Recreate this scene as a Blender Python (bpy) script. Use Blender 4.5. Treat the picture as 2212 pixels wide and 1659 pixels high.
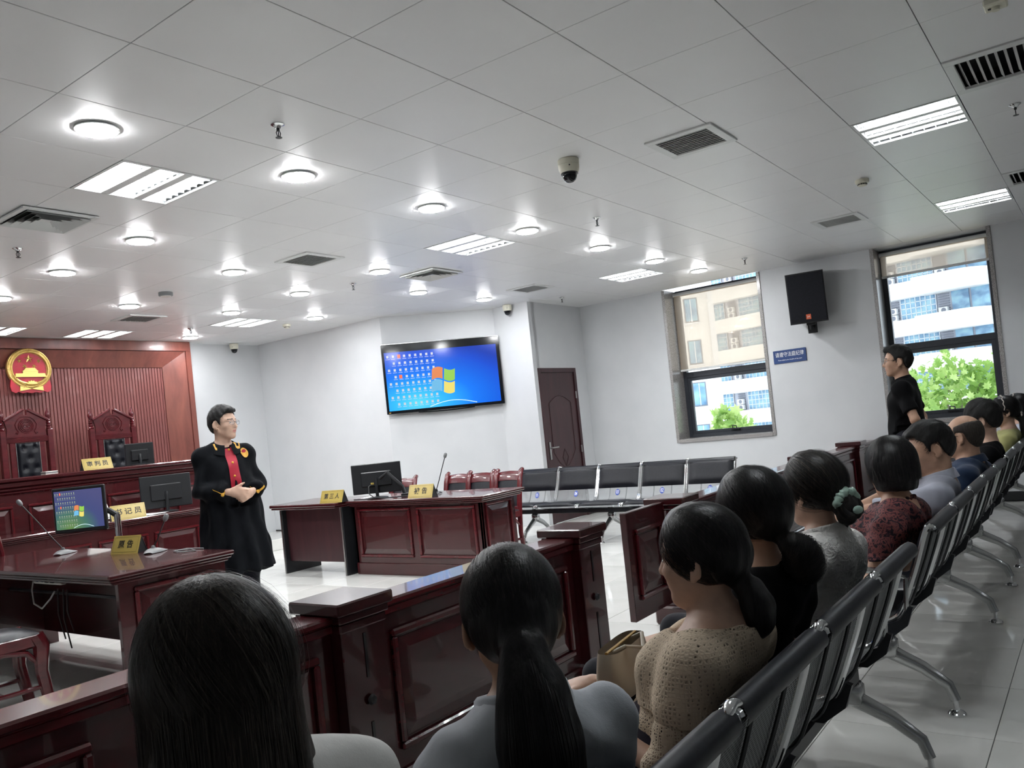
import bpy, bmesh, math, random
import numpy as np
from mathutils import Vector, Matrix

for _o in list(bpy.data.objects): bpy.data.objects.remove(_o)
SC = bpy.context.scene
COL = SC.collection
R = math.radians
PI = math.pi

# ------------------------------------------------------------------ camera
CAM_H = 1.364
YAW, PITCH, ROLL = 0.9474086, 0.0152101, -0.1038074
_fw = Vector((math.sin(YAW)*math.cos(PITCH), math.cos(YAW)*math.cos(PITCH), math.sin(PITCH)))
_ri = Vector((math.cos(YAW), -math.sin(YAW), 0))
_up = _ri.cross(_fw)
_rr = _ri*math.cos(ROLL) + _up*math.sin(ROLL)
_uu = -_ri*math.sin(ROLL) + _up*math.cos(ROLL)
cd = bpy.data.cameras.new('camera')
cd.sensor_fit = 'HORIZONTAL'; cd.sensor_width = 36.0
cd.lens = 1751.37*36/2212
cd.shift_x = (1106-1131.16)/2212
cd.shift_y = (891.64-829.5)/2212
cd.clip_start = 0.05; cd.clip_end = 400
cam = bpy.data.objects.new('camera', cd); COL.objects.link(cam)
_m = Matrix((( _rr.x, _uu.x, -_fw.x, 0), (_rr.y, _uu.y, -_fw.y, 0), (_rr.z, _uu.z, -_fw.z, CAM_H), (0,0,0,1)))
cam.matrix_world = _m
SC.camera = cam

# ------------------------------------------------------------------ world, exposure
w = bpy.data.worlds.new('sky'); SC.world = w; w.use_nodes = True
_bg = w.node_tree.nodes['Background']
_bg.inputs[0].default_value = (0.86, 0.93, 1.0, 1); _bg.inputs[1].default_value = 1.75
SC.view_settings.view_transform = 'Standard'
SC.view_settings.look = 'None'
SC.view_settings.exposure = 0.64
SC.view_settings.gamma = 1.0
SC.view_settings.use_curve_mapping = False
cy = SC.cycles
cy.use_denoising = True
cy.max_bounces = 5; cy.diffuse_bounces = 3; cy.glossy_bounces = 3; cy.transmission_bounces = 4; cy.transparent_max_bounces = 8
cy.use_adaptive_sampling = True; cy.adaptive_threshold = 0.15; cy.adaptive_min_samples = 16; cy.light_sampling_threshold = 0.03
cy.sample_clamp_indirect = 6.0
cy.caustics_reflective = False; cy.caustics_refractive = False
L_DOWN = 150.0      # radiance of the recessed downlights
L_TUBE = 58.0      # radiance of the fluorescent tubes

# ------------------------------------------------------------------ materials
MATS = {}
def nodes(name):
    m = bpy.data.materials.new(name); m.use_nodes = True
    nt = m.node_tree; b = nt.nodes['Principled BSDF']
    MATS[name] = m
    return m, nt, b
def setp(b, **k):
    names = dict(col='Base Color', rough='Roughness', metal='Metallic', spec='Specular IOR Level', coat='Coat Weight', coatr='Coat Roughness',
                 trans='Transmission Weight', alpha='Alpha', sheen='Sheen Weight', sss='Subsurface Weight', ior='IOR', ecol='Emission Color', estr='Emission Strength', sheenr='Sheen Roughness', aniso='Anisotropic')
    for a, v in k.items():
        if a in ('col','ecol') and len(v) == 3: v = (*v, 1)
        b.inputs[names[a]].default_value = v
def plain(name, col, rough=0.5, **k):
    m, nt, b = nodes(name); setp(b, col=col, rough=rough, **k); return m
def N(nt, t, **k):
    n = nt.nodes.new(t)
    for a, v in k.items():
        if a.startswith('i_'):
            key = a[2:]; key = int(key) if key.isdigit() else key.replace('_', ' ')
            n.inputs[key].default_value = v
        else: setattr(n, a, v)
    return n
def ramp(nt, stops, fac):
    r = nt.nodes.new('ShaderNodeValToRGB'); el = r.color_ramp.elements
    while len(el) < len(stops): el.new(0.5)
    for e, (p, c) in zip(el, stops): e.position = p; e.color = (*c, 1) if len(c) == 3 else c
    nt.links.new(fac, r.inputs[0]); return r
def coord(nt, scale=(1,1,1), kind='Object', rot=(0,0,0)):
    tc = nt.nodes.new('ShaderNodeTexCoord'); mp = nt.nodes.new('ShaderNodeMapping')
    mp.inputs['Scale'].default_value = scale; mp.inputs['Rotation'].default_value = rot
    nt.links.new(tc.outputs[kind], mp.inputs[0]); return mp.outputs[0]
def bump(nt, b, h, strength=0.3, dist=0.01):
    n = N(nt, 'ShaderNodeBump'); n.inputs['Strength'].default_value = strength; n.inputs['Distance'].default_value = dist
    nt.links.new(h, n.inputs['Height']); nt.links.new(n.outputs[0], b.inputs['Normal']); return n
def noisy(name, c0, c1, scale=(8,8,8), rough=0.5, detail=4, nscale=1.0, bstr=0.0, bdist=0.01, kind='Object', p0=0.3, p1=0.7, **k):
    m, nt, b = nodes(name); setp(b, rough=rough, **k)
    t = N(nt, 'ShaderNodeTexNoise', i_Scale=nscale, i_Detail=detail); nt.links.new(coord(nt, scale, kind), t.inputs['Vector'])
    r = ramp(nt, [(p0, c0), (p1, c1)], t.outputs[0]); nt.links.new(r.outputs[0], b.inputs['Base Color'])
    if bstr: bump(nt, b, t.outputs[0], bstr, bdist)
    return m

noisy('wall_paint', (0.585,0.600,0.615), (0.62,0.632,0.645), (3,3,3), 0.55, bstr=0.02)
noisy('ceiling_panel', (0.79,0.79,0.795), (0.82,0.82,0.82), (1.5,1.5,1.5), 0.36, spec=0.4)
plain('ceiling_void', (0.035,0.035,0.035), 0.9)
# polished porcelain tile: faint cloudy veining
m, nt, b = nodes('floor_tile'); setp(b, rough=0.075, spec=0.55)
t = N(nt, 'ShaderNodeTexNoise', i_Scale=1.0, i_Detail=5, i_Distortion=0.8); nt.links.new(coord(nt, (1.6,1.6,1.6), 'Object'), t.inputs['Vector'])
oi = N(nt, 'ShaderNodeObjectInfo'); ad = N(nt, 'ShaderNodeVectorMath', operation='ADD')
r = ramp(nt, [(0.3,(0.66,0.665,0.63)), (0.55,(0.74,0.74,0.71)), (0.75,(0.70,0.70,0.665))], t.outputs[0]); nt.links.new(r.outputs[0], b.inputs['Base Color'])
plain('grout', (0.13,0.13,0.125), 0.9)
# glossy dark mahogany lacquer
def wood(name, cA, cB, cC, scale, rough, coat, axis_rot=(0,0,0), spec=0.5):
    m, nt, b = nodes(name); setp(b, rough=rough, coat=coat, coatr=0.035, spec=spec)
    v = coord(nt, scale, 'Object', axis_rot)
    t = N(nt, 'ShaderNodeTexNoise', i_Scale=1.0, i_Detail=6, i_Roughness=0.62, i_Distortion=0.6); nt.links.new(v, t.inputs['Vector'])
    r = ramp(nt, [(0.28,cA), (0.5,cB), (0.74,cC)], t.outputs[0]); nt.links.new(r.outputs[0], b.inputs['Base Color'])
    bump(nt, b, t.outputs[0], 0.008, 0.002)
    return m
wood('mahogany', (0.030,0.0035,0.0048), (0.044,0.0046,0.0065), (0.058,0.0062,0.0082), (5,5,26), 0.24, 0.6)
wood('mahogany_red', (0.060,0.0050,0.0072), (0.074,0.0062,0.009), (0.090,0.008,0.011), (6,6,20), 0.22, 0.55)
wood('mahogany_chair', (0.062,0.006,0.009), (0.095,0.009,0.013), (0.125,0.013,0.017), (6,6,14), 0.24, 0.45)
wood('wall_veneer', (0.115,0.030,0.023), (0.17,0.048,0.035), (0.23,0.07,0.047), (7,7,1.6), 0.36, 0.12)
wood('slat_veneer', (0.13,0.036,0.034), (0.185,0.054,0.048), (0.23,0.07,0.06), (22,22,1.4), 0.42, 0.05)
wood('wood_door', (0.026,0.0075,0.010), (0.040,0.0115,0.0145), (0.055,0.016,0.019), (9,9,1.6), 0.38, 0.1)
plain('chrome', (0.72,0.73,0.74), 0.12, metal=1.0)
plain('polished_aluminium', (0.50,0.51,0.51), 0.2, metal=1.0)
plain('brushed_steel', (0.42,0.42,0.41), 0.32, metal=1.0)
plain('black_plastic', (0.010,0.011,0.013), 0.38)
plain('black_gloss', (0.006,0.007,0.009), 0.1)
plain('grey_plastic', (0.18,0.185,0.19), 0.45)
plain('white_plastic', (0.72,0.71,0.67), 0.4)
plain('cream_plastic', (0.70,0.68,0.56), 0.42)
plain('white_metal', (0.70,0.71,0.70), 0.35)
plain('dark_metal', (0.05,0.052,0.055), 0.35, metal=0.6)
plain('window_alu', (0.040,0.045,0.055), 0.38, metal=0.25)
noisy('black_leather', (0.0045,0.005,0.008), (0.008,0.009,0.014), (60,60,60), 0.40, bstr=0.08, bdist=0.002, spec=0.28)
noisy('beam_black', (0.008,0.009,0.012), (0.013,0.015,0.02), (20,20,20), 0.3)
noisy('granite', (0.18,0.17,0.165), (0.44,0.42,0.41), (150,150,150), 0.22, detail=3, p0=0.38, p1=0.62, spec=0.5)
noisy('gold', (0.62,0.42,0.12), (0.78,0.56,0.20), (25,25,25), 0.32, metal=0.85, bstr=0.25, bdist=0.006)
plain('gold_flat', (0.70,0.50,0.16), 0.32, metal=0.8)
noisy('emblem_red', (0.36,0.006,0.020), (0.48,0.012,0.03), (10,10,10), 0.38)
noisy('brass_plate', (0.40,0.295,0.065), (0.46,0.35,0.09), (6,6,6), 0.28, metal=0.0, spec=0.6)
plain('print_black', (0.01,0.009,0.008), 0.5)
plain('print_white', (0.85,0.86,0.88), 0.5)
plain('sign_blue', (0.012,0.045,0.17), 0.35)
plain('sticker_blue', (0.012,0.055,0.36), 0.35)
plain('paper', (0.75,0.76,0.76), 0.7)
plain('cable_black', (0.012,0.012,0.014), 0.45)
plain('cable_white', (0.68,0.67,0.64), 0.45)
plain('orange_badge', (0.62,0.12,0.05), 0.5)
def emis(name, col, s):
    m, nt, b = nodes(name); setp(b, col=(0.8,0.8,0.8), ecol=col, estr=s, rough=0.5); return m
emis('downlight_glow', (0.97,0.985,1.0), L_DOWN)
emis('tube_glow', (0.93,0.975,1.0), L_TUBE)
plain('louver_metal', (0.80,0.82,0.84), 0.25, metal=0.3)
# window pane: thin clear glass
m, nt, b = nodes('pane_glass'); out = nt.nodes['Material Output']
tr = N(nt, 'ShaderNodeBsdfTransparent'); tr.inputs[0].default_value = (0.93,0.955,0.96,1)
gl = N(nt, 'ShaderNodeBsdfGlossy'); gl.inputs['Roughness'].default_value = 0.02
mx = N(nt, 'ShaderNodeMixShader'); fr = N(nt, 'ShaderNodeFresnel'); fr.inputs[0].default_value = 1.35
nt.links.new(fr.outputs[0], mx.inputs[0]); nt.links.new(tr.outputs[0], mx.inputs[1]); nt.links.new(gl.outputs[0], mx.inputs[2]); nt.links.new(mx.outputs[0], out.inputs[0])
# roller blind: open-weave screen cloth, half see-through
m, nt, b = nodes('screen_cloth'); out = nt.nodes['Material Output']
tr = N(nt, 'ShaderNodeBsdfTransparent'); tr.inputs[0].default_value = (1.0,0.86,0.72,1)
tl = N(nt, 'ShaderNodeBsdfTranslucent'); tl.inputs[0].default_value = (0.86,0.70,0.56,1)
df = N(nt, 'ShaderNodeBsdfDiffuse'); df.inputs[0].default_value = (0.60,0.48,0.38,1)
m1 = N(nt, 'ShaderNodeMixShader'); m1.inputs[0].default_value = 0.35; nt.links.new(tl.outputs[0], m1.inputs[1]); nt.links.new(df.outputs[0], m1.inputs[2])
m2 = N(nt, 'ShaderNodeMixShader'); m2.inputs[0].default_value = 0.56; nt.links.new(tr.outputs[0], m2.inputs[1]); nt.links.new(m1.outputs[0], m2.inputs[2]); nt.links.new(m2.outputs[0], out.inputs[0])
# clear spectacles lens
m, nt, b = nodes('lens_glass'); out = nt.nodes['Material Output']
tr = N(nt, 'ShaderNodeBsdfTransparent'); tr.inputs[0].default_value = (0.95,0.96,0.97,1)
gl = N(nt, 'ShaderNodeBsdfGlossy'); gl.inputs['Roughness'].default_value = 0.03
mx = N(nt, 'ShaderNodeMixShader'); mx.inputs[0].default_value = 0.1
nt.links.new(tr.outputs[0], mx.inputs[1]); nt.links.new(gl.outputs[0], mx.inputs[2]); nt.links.new(mx.outputs[0], out.inputs[0])
# perforated sheet steel: rows of punched slots
m, nt, b = nodes('perforated_steel'); setp(b, col=(0.21,0.22,0.225), rough=0.5, metal=0.75); out = nt.nodes['Material Output']
tc = N(nt, 'ShaderNodeUVMap'); br = N(nt, 'ShaderNodeTexBrick', offset=0.5)
br.inputs['Scale'].default_value = 1.0; br.inputs['Mortar Size'].default_value = 0.0022; br.inputs['Mortar Smooth'].default_value = 0.1
br.inputs['Brick Width'].default_value = 0.017; br.inputs['Row Height'].default_value = 0.0075
br.inputs['Color1'].default_value = (1,1,1,1); br.inputs['Color2'].default_value = (1,1,1,1); br.inputs['Mortar'].default_value = (0,0,0,1)
nt.links.new(tc.outputs[0], br.inputs['Vector'])
tr = N(nt, 'ShaderNodeBsdfTransparent'); mx = N(nt, 'ShaderNodeMixShader')
mu = N(nt, 'ShaderNodeMath', operation='MULTIPLY'); mu.inputs[1].default_value = 0.92
nt.links.new(br.outputs[0], mu.inputs[0]); nt.links.new(mu.outputs[0], mx.inputs[0])
nt.links.new(b.outputs[0], mx.inputs[1]); nt.links.new(tr.outputs[0], mx.inputs[2]); nt.links.new(mx.outputs[0], out.inputs[0])

# ------------------------------------------------------------------ mesh helpers
class MB:
    """collects simple solids; build() links them as ONE mesh object"""
    def __init__(s): s.v = []; s.f = []; s.m = []; s.mi = 0
    def add(s, vs, fs):
        o = len(s.v); s.v += [tuple(p) for p in vs]
        for f in fs: s.f.append(tuple(i+o for i in f)); s.m.append(s.mi)
        return s
    def obb(s, c, size, M=None, ch=0.0):
        hx, hy, hz = size[0]/2, size[1]/2, size[2]/2
        c = Vector(c); M = M or Matrix.Identity(3)
        ch = min(ch, hx*0.9, hy*0.9, hz*0.9)
        if ch <= 0:
            P = [(x*hx,y*hy,z*hz) for z in (-1,1) for y in (-1,1) for x in (-1,1)]
            F = [(0,2,3,1),(4,5,7,6),(0,1,5,4),(2,6,7,3),(0,4,6,2),(1,3,7,5)]
            return s.add([c + M @ Vector(p) for p in P], F)
        P = []; idx = {}
        for sx in (-1,1):
            for sy in (-1,1):
                for sz in (-1,1):
                    for ax in range(3):
                        h = [hx,hy,hz]; q = [sx*(hx-ch), sy*(hy-ch), sz*(hz-ch)]
                        q[ax] = (sx,sy,sz)[ax]*h[ax]
                        idx[(sx,sy,sz,ax)] = len(P); P.append(q)
        F = []
        for ax in range(3):
            o1, o2 = [(1,2),(2,0),(0,1)][ax]
            for sg in (-1,1):
                q = []
                for a, b2 in ((-1,-1),(1,-1),(1,1),(-1,1)):
                    k = [0,0,0]; k[ax] = sg; k[o1] = a; k[o2] = b2; q.append(idx[(*k, ax)])
                F.append(tuple(q if sg > 0 else q[::-1]))
        for ax in range(3):          # edges parallel to ax
            o1, o2 = [(1,2),(2,0),(0,1)][ax]
            for a in (-1,1):
                for b2 in (-1,1):
                    def I(t, k2):
                        k = [0,0,0]; k[ax] = t; k[o1] = a; k[o2] = b2; return idx[(*k, k2)]
                    q = [I(-1,o1), I(1,o1), I(1,o2), I(-1,o2)]
                    F.append(tuple(q if a*b2 < 0 else q[::-1]))
        for sx in (-1,1):
            for sy in (-1,1):
                for sz in (-1,1):
                    q = [idx[(sx,sy,sz,0)], idx[(sx,sy,sz,1)], idx[(sx,sy,sz,2)]]
                    F.append(tuple(q if sx*sy*sz > 0 else q[::-1]))
        return s.add([c + M @ Vector(p) for p in P], F)
    def box(s, x0, x1, y0, y1, z0, z1, ch=0.0):
        return s.obb(((x0+x1)/2,(y0+y1)/2,(z0+z1)/2), (abs(x1-x0),abs(y1-y0),abs(z1-z0)), None, ch)
    def tube(s, pts, r, n=8, caps=True, flat=None, up=None):
        pts = [Vector(p) for p in pts]; k = len(pts)
        rs = list(r) if hasattr(r, '__len__') else [r]*k
        T = []
        for i in range(k):
            a = pts[max(i-1,0)]; b = pts[min(i+1,k-1)]; d = b-a
            T.append(d.normalized() if d.length > 1e-9 else Vector((0,0,1)))
        u = Vector(up) if up else (Vector((0,0,1)) if abs(T[0].z) < 0.9 else Vector((1,0,0)))
        V = []; F = []
        nrm = (u - T[0]*u.dot(T[0])).normalized()
        for i in range(k):
            nrm = (nrm - T[i]*nrm.dot(T[i]))
            nrm = nrm.normalized() if nrm.length > 1e-6 else T[i].orthogonal().normalized()
            bi = T[i].cross(nrm)
            for j in range(n):
                a = 2*PI*j/n; ca, sa = math.cos(a), math.sin(a)
                fx, fy = flat if flat else (1,1)
                V.append(pts[i] + nrm*(ca*rs[i]*fx) + bi*(sa*rs[i]*fy))
        for i in range(k-1):
            for j in range(n):
                a = i*n+j; b = i*n+(j+1)%n; F.append((a, b, b+n, a+n))
        if caps: F.append(tuple(range(n))[::-1]); F.append(tuple((k-1)*n+j for j in range(n)))
        return s.add(V, F)
    def cyl(s, p0, p1, r0, r1=None, n=12): return s.tube([p0,p1], [r0, r0 if r1 is None else r1], n)
    def lathe(s, prof, c=(0,0,0), n=16, M=None):
        c = Vector(c); M = M or Matrix.Identity(3); V = []; F = []; k = len(prof)
        for (r, z) in prof:
            for j in range(n):
                a = 2*PI*j/n; V.append(c + M @ Vector((r*math.cos(a), r*math.sin(a), z)))
        for i in range(k-1):
            for j in range(n):
                a = i*n+j; b = i*n+(j+1)%n; F.append((a, b, b+n, a+n))
        if prof[0][0] > 1e-6: F.append(tuple(range(n))[::-1])
        if prof[-1][0] > 1e-6: F.append(tuple((k-1)*n+j for j in range(n)))
        return s.add(V, F)
    def prism(s, poly, d0, d1, M=None, c=(0,0,0)):
        """poly in local xy, extruded along local z from d0 to d1"""
        M = M or Matrix.Identity(3); c = Vector(c); n = len(poly)
        V = [c + M @ Vector((x,y,d0)) for x, y in poly] + [c + M @ Vector((x,y,d1)) for x, y in poly]
        F = [tuple(range(n))[::-1], tuple(range(n,2*n))] + [(i,(i+1)%n,(i+1)%n+n,i+n) for i in range(n)]
        return s.add(V, F)
    def ball(s, c, r, n=12, k=8, M=None):
        rx, ry, rz = r if hasattr(r,'__len__') else (r,r,r); c = Vector(c); M = M or Matrix.Identity(3)
        V = [c + M @ Vector((0,0,-rz))]; F = []
        for i in range(1,k):
            p = -PI/2 + PI*i/k
            for j in range(n):
                a = 2*PI*j/n; V.append(c + M @ Vector((rx*math.cos(p)*math.cos(a), ry*math.cos(p)*math.sin(a), rz*math.sin(p))))
        V.append(c + M @ Vector((0,0,rz)))
        for j in range(n): F.append((0, 1+(j+1)%n, 1+j))
        for i in range(k-2):
            for j in range(n):
                a = 1+i*n+j; b = 1+i*n+(j+1)%n; F.append((a,b,b+n,a+n))
        t = 1+(k-2)*n
        for j in range(n): F.append((t+j, t+(j+1)%n, len(V)-1))
        return s.add(V, F)
    def sheet(s, rows):
        k = len(rows); n = len(rows[0]); V = [p for r in rows for p in r]
        return s.add(V, [(i*n+j, i*n+j+1, (i+1)*n+j+1, (i+1)*n+j) for i in range(k-1) for j in range(n-1)])
    def data(s, name, mat, smooth=35):
        me = bpy.data.meshes.new(name); me.from_pydata(s.v, [], s.f)
        for mm in (mat if isinstance(mat, (list,tuple)) else [mat]): me.materials.append(MATS[mm])
        if isinstance(mat, (list,tuple)): me.polygons.foreach_set('material_index', s.m)
        if smooth is not None:
            me.polygons.foreach_set('use_smooth', [True]*len(me.polygons)); me.set_sharp_from_angle(angle=R(smooth))
        me.update(); return me
    def build(s, name, mat, parent=None, smooth=35, loc=None, rot=None):
        return link(name, s.data(name, mat, smooth), parent, loc, rot)
def link(name, me, parent=None, loc=None, rot=None):
    o = bpy.data.objects.new(name, me); COL.objects.link(o)
    if parent: o.parent = parent
    if loc: o.location = loc
    if rot: o.rotation_euler = rot
    return o
def thing(name, label, cat, loc=(0,0,0), rotz=0, group=None, rot=None):
    o = bpy.data.objects.new(name, None); COL.objects.link(o); o.location = loc
    o.rotation_euler = rot if rot else (0,0,rotz)
    o.empty_display_size = 0.1
    return tag(o, label, cat, group)
def tag(o, label=None, cat=None, group=None, kind=None):
    if label: o['label'] = label
    if cat: o['category'] = cat
    if group: o['group'] = group
    if kind: o['kind'] = kind
    return o
def struct(o): o['kind'] = 'structure'; return o
def copy_tree(o, parent=None):
    c = o.copy(); COL.objects.link(c); c.parent = parent
    for ch in list(o.children): copy_tree(ch, c)
    return c
def rotm(z=0, x=0, y=0):
    return Matrix.Rotation(z,3,'Z') @ Matrix.Rotation(y,3,'Y') @ Matrix.Rotation(x,3,'X')
def frame3(xa, ya):
    """3x3 whose columns are x-axis, y-axis, z-axis"""
    xa = Vector(xa).normalized(); ya = Vector(ya); ya = (ya - xa*ya.dot(xa)).normalized(); za = xa.cross(ya)
    return Matrix((xa,ya,za)).transposed()
ORD = ['first','second','third','fourth','fifth','sixth','seventh','eighth']

def text_mesh(txt, size, mat, name, parent=None, loc=(0,0,0), rot=(0,0,0), extrude=0.0006, align='CENTER', spacing=1.0, bold=0.0, sx=1.0):
    """flat lettering as a mesh, standing in the local xy plane"""
    cu = bpy.data.curves.new('lettering', 'FONT'); cu.body = txt; cu.size = size; cu.extrude = extrude
    cu.align_x = align; cu.align_y = 'CENTER'; cu.space_character = spacing; cu.offset = bold; cu.resolution_u = 3
    o = bpy.data.objects.new('lettering', cu); COL.objects.link(o)
    dg = bpy.context.evaluated_depsgraph_get(); me = bpy.data.meshes.new_from_object(o.evaluated_get(dg))
    bpy.data.objects.remove(o); bpy.data.curves.remove(cu)
    me.materials.clear(); me.materials.append(MATS[mat]); me.name = name
    if sx != 1.0:
        me.transform(Matrix.Diagonal((sx,1,1,1)))
    return link(name, me, parent, loc, rot)
# ------------------------------------------------------------------ room shell
CZ = 3.0
XL, YB = -3.06, -6.06            # unseen left and back walls
JW, TVX, DY, WX = 10.42, 7.75, 6.14, 10.2
struct(MB().box(XL-.1, WX+.4, YB-.1, JW+.1, -.16, -.008).build('floor', 'grout', smooth=None))
FLOOR = bpy.data.objects['floor']
_tile = MB().box(-.2985,.2985,-.2985,.2985,-.010,0,0.0012).data('floor_tile', 'floor_tile', None)
def to_px(p):
    q = Vector(p) - Vector((0,0,CAM_H)); d = q.dot(_fw)
    if d < 0.2: return None
    return (1131.16 + 1751.37*q.dot(_rr)/d, 891.64 - 1751.37*q.dot(_uu)/d, d)
_cells = []
for i in range(-12, 12):
    for j in range(-12, 17):
        cx, cyy = 3.455+.6*i+.3, .468+.6*j+.3
        if cx-.3 < XL-.3 or cx+.3 > WX+.35 or cyy-.3 < YB-.3 or cyy+.3 > JW+.35: continue
        q = to_px((cx,cyy,0)); s = 1e9
        if q and -150 < q[0] < 2360 and 850 < q[1] < 1900: s = q[2]
        _cells.append((s, cx, cyy))
_cells.sort()
_rest = MB()
for k, (s, cx, cyy) in enumerate(_cells):
    x0, x1, y0, y1 = max(cx-.2985,XL), min(cx+.2985,WX), max(cyy-.2985,YB), min(cyy+.2985,JW)
    if k < 300 and s < 1e8:
        if x1-x0 > .59 and y1-y0 > .59: link('tile', _tile, FLOOR, (cx,cyy,0))
        elif x1-x0 > .02 and y1-y0 > .02: MB().box(x0,x1,y0,y1,-.010,0,.0012).build('tile','floor_tile',FLOOR,None)
    elif x1-x0 > .02 and y1-y0 > .02: _rest.box(x0,x1,y0,y1,-.010,0)
_o = _rest.build('tile_field', 'floor_tile', FLOOR, None); _o['kind'] = 'stuff'

# fixture cells left open in the suspended ceiling (grid column, grid row)
GX = lambda i: 2.34+.6*i
GY = lambda j: .54+.6*j
TROFFER = [(0,6),(5,6),(5,0),(10,0),(10,6),(6,13),(4,15),(2,15),(0,0),(0,-6),(5,-6)]  # last three are out of view, added at the same spacing to light the audience
BIGGRILLE = [(4,-1),(9,-1)]
struct(MB().box(XL-.1, WX+.4, YB-.1, JW+.1, CZ+.10, CZ+.2).build('ceiling', 'ceiling_void', smooth=None))
CEIL = bpy.data.objects['ceiling']
_pan = MB().box(-.2988,.2988,-.2982,.2982,0,.012,.0015).data('ceiling_panel', 'ceiling_panel', None)
_cells = []
for i in range(-10, 14):
    for j in range(-12, 17):
        if (i,j) in TROFFER or (i,j) in BIGGRILLE: continue
        cx, cyy = GX(i)+.3, GY(j)+.3
        x0, x1, y0, y1 = max(cx-.2988,XL), min(cx+.2988,WX), max(cyy-.2982,YB), min(cyy+.2982,JW)
        if x1-x0 < .02 or y1-y0 < .02: continue
        if x0 > 8.95 and y0 > DY+.05: continue
        q = to_px((cx,cyy,CZ)); s = 1e9
        if q and -200 < q[0] < 2400 and -200 < q[1] < 800: s = q[2]
        _cells.append((s, cx, cyy, x0, x1, y0, y1))
_cells.sort(); _rest = MB()
for k, (s, cx, cyy, x0, x1, y0, y1) in enumerate(_cells):
    if k < 300 and s < 1e8:
        if x1-x0 > .59 and y1-y0 > .59: link('ceiling_tile', _pan, CEIL, (cx,cyy,CZ))
        else: MB().box(x0,x1,y0,y1,CZ,CZ+.012,.0015).build('ceiling_tile','ceiling_panel',CEIL,None)
    else: _rest.box(x0,x1,y0,y1,CZ,CZ+.012)
_o = _rest.build('ceiling_tile_field', 'ceiling_panel', CEIL, None); _o['kind'] = 'stuff'

def wall(name, *boxes):
    b = MB()
    for q in boxes: b.box(*q)
    return struct(b.build(name, 'wall_paint', smooth=None))
wall('wall_front', (XL-.1,TVX+.1,JW,JW+.15,0,CZ))
wall('wall_left', (XL-.15,XL,YB-.1,JW+.1,0,CZ))
wall('wall_back', (XL-.1,WX+.4,YB-.15,YB,0,CZ))
wall('wall_screen_side', (TVX,TVX+.15,7.78,JW,0,CZ))
# the angled wall that carries the screen, and the short return beside the door
_b = MB().prism([(7.75,7.78),(8.87,6.72),(8.87,6.14),(9.02,6.14),(9.02,6.85),(7.9,7.87),(7.9,7.78)], 0, CZ)
struct(_b.build('wall_screen', 'wall_paint', smooth=None))
DX0, DX1 = 8.955, 9.905          # door opening incl. frame
wall('wall_door', (9.02,DX0,DY,DY+.15,0,CZ), (DX1,WX+.1,DY,DY+.15,0,CZ), (DX0,DX1,DY,DY+.15,2.105,CZ))
W1 = (3.45,4.80,.935); W2 = (.88,2.10,.935)
wall('wall_right', (WX,WX+.4,YB-.1,JW if False else DY+.1,0,.935), (WX,WX+.4,YB-.1,.88,.935,CZ), (WX,WX+.4,2.10,3.45,.935,CZ), (WX,WX+.4,4.80,DY+.1,.935,CZ), (WX,WX+.4,.88,2.10,CZ-.001,CZ+.1))
# judge platform step seen beside the clerk
struct(MB().box(-1.0,TVX,9.43,JW,0,.15,.004).build('platform_front', 'floor_tile', smooth=None))
# dark skirting along the screen-side wall and door wall
struct(MB().box(TVX-.012,TVX,7.79,JW-.01,.15,.17).build('baseboard_screen_side','black_plastic',smooth=None))
struct(MB().box(DX1+.01,WX,DY-.012,DY,0,.1,.003).build('baseboard_door','dark_metal',smooth=None))
struct(MB().box(WX-.012,WX,YB,DY,0,.1,.003).build('baseboard_right','dark_metal',smooth=None))

# door with moulded panel, frame, hinges and lever handle
D = struct(MB().box(DX0+.06,DX1-.06,DY+.005,DY+.045,.005,2.045,.003).build('door_1','wood_door',smooth=None))
f = MB()
f.box(DX0,DX0+.06,DY-.012,DY+.1,0,2.105,.004); f.box(DX1-.06,DX1,DY-.012,DY+.1,0,2.105,.004); f.box(DX0+.06,DX1-.06,DY-.012,DY+.1,2.045,2.105,.004)
f.build('door_frame','wood_door',D,None)
def panel_line(pts, name):
    MB().tube([(x,DY+.003,z) for x,z in pts], .007, 6).build(name,'wood_door',D)
_ax, _bx = DX0+.2, DX1-.2
panel_line([(_ax,.95),(_ax,1.62)]+[(_ax+(_bx-_ax)*t, 1.62+.10*math.sin(PI*t)) for t in np.linspace(.05,.95,9)]+[(_bx,1.62),(_bx,.95)]+[(_bx-(_bx-_ax)*t, .95-.22*math.sin(PI*t)) for t in np.linspace(.05,.95,9)]+[(_ax,.95)], 'panel_moulding')
panel_line([(_ax,.2),(_ax,.62)]+[(_ax+(_bx-_ax)*t, .62-.0+.0*t) for t in (.2,.8)]+[(_bx,.62),(_bx,.2),(_ax,.2)], 'panel_moulding')
panel_line([((_ax+_bx)/2,.98),((_ax+_bx)/2+.07,.87),((_ax+_bx)/2,.74),((_ax+_bx)/2-.07,.87),((_ax+_bx)/2,.98)], 'panel_moulding')
h = MB().box(DX0+.085,DX0+.125,DY-.012,DY+.004,.86,1.10,.004).build('handle_plate','brushed_steel',D)
MB().tube([(DX0+.105,DY-.01,1.02),(DX0+.105,DY-.05,1.02),(DX0+.12,DY-.055,1.02),(DX0+.24,DY-.055,1.02)], .010, 8).build('lever','brushed_steel',h)
for z in (1.72,.95,.25): MB().cyl((DX1-.06,DY-.012,z-.05),(DX1-.06,DY-.012,z+.05),.010).build('hinge','brushed_steel',D)

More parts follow.
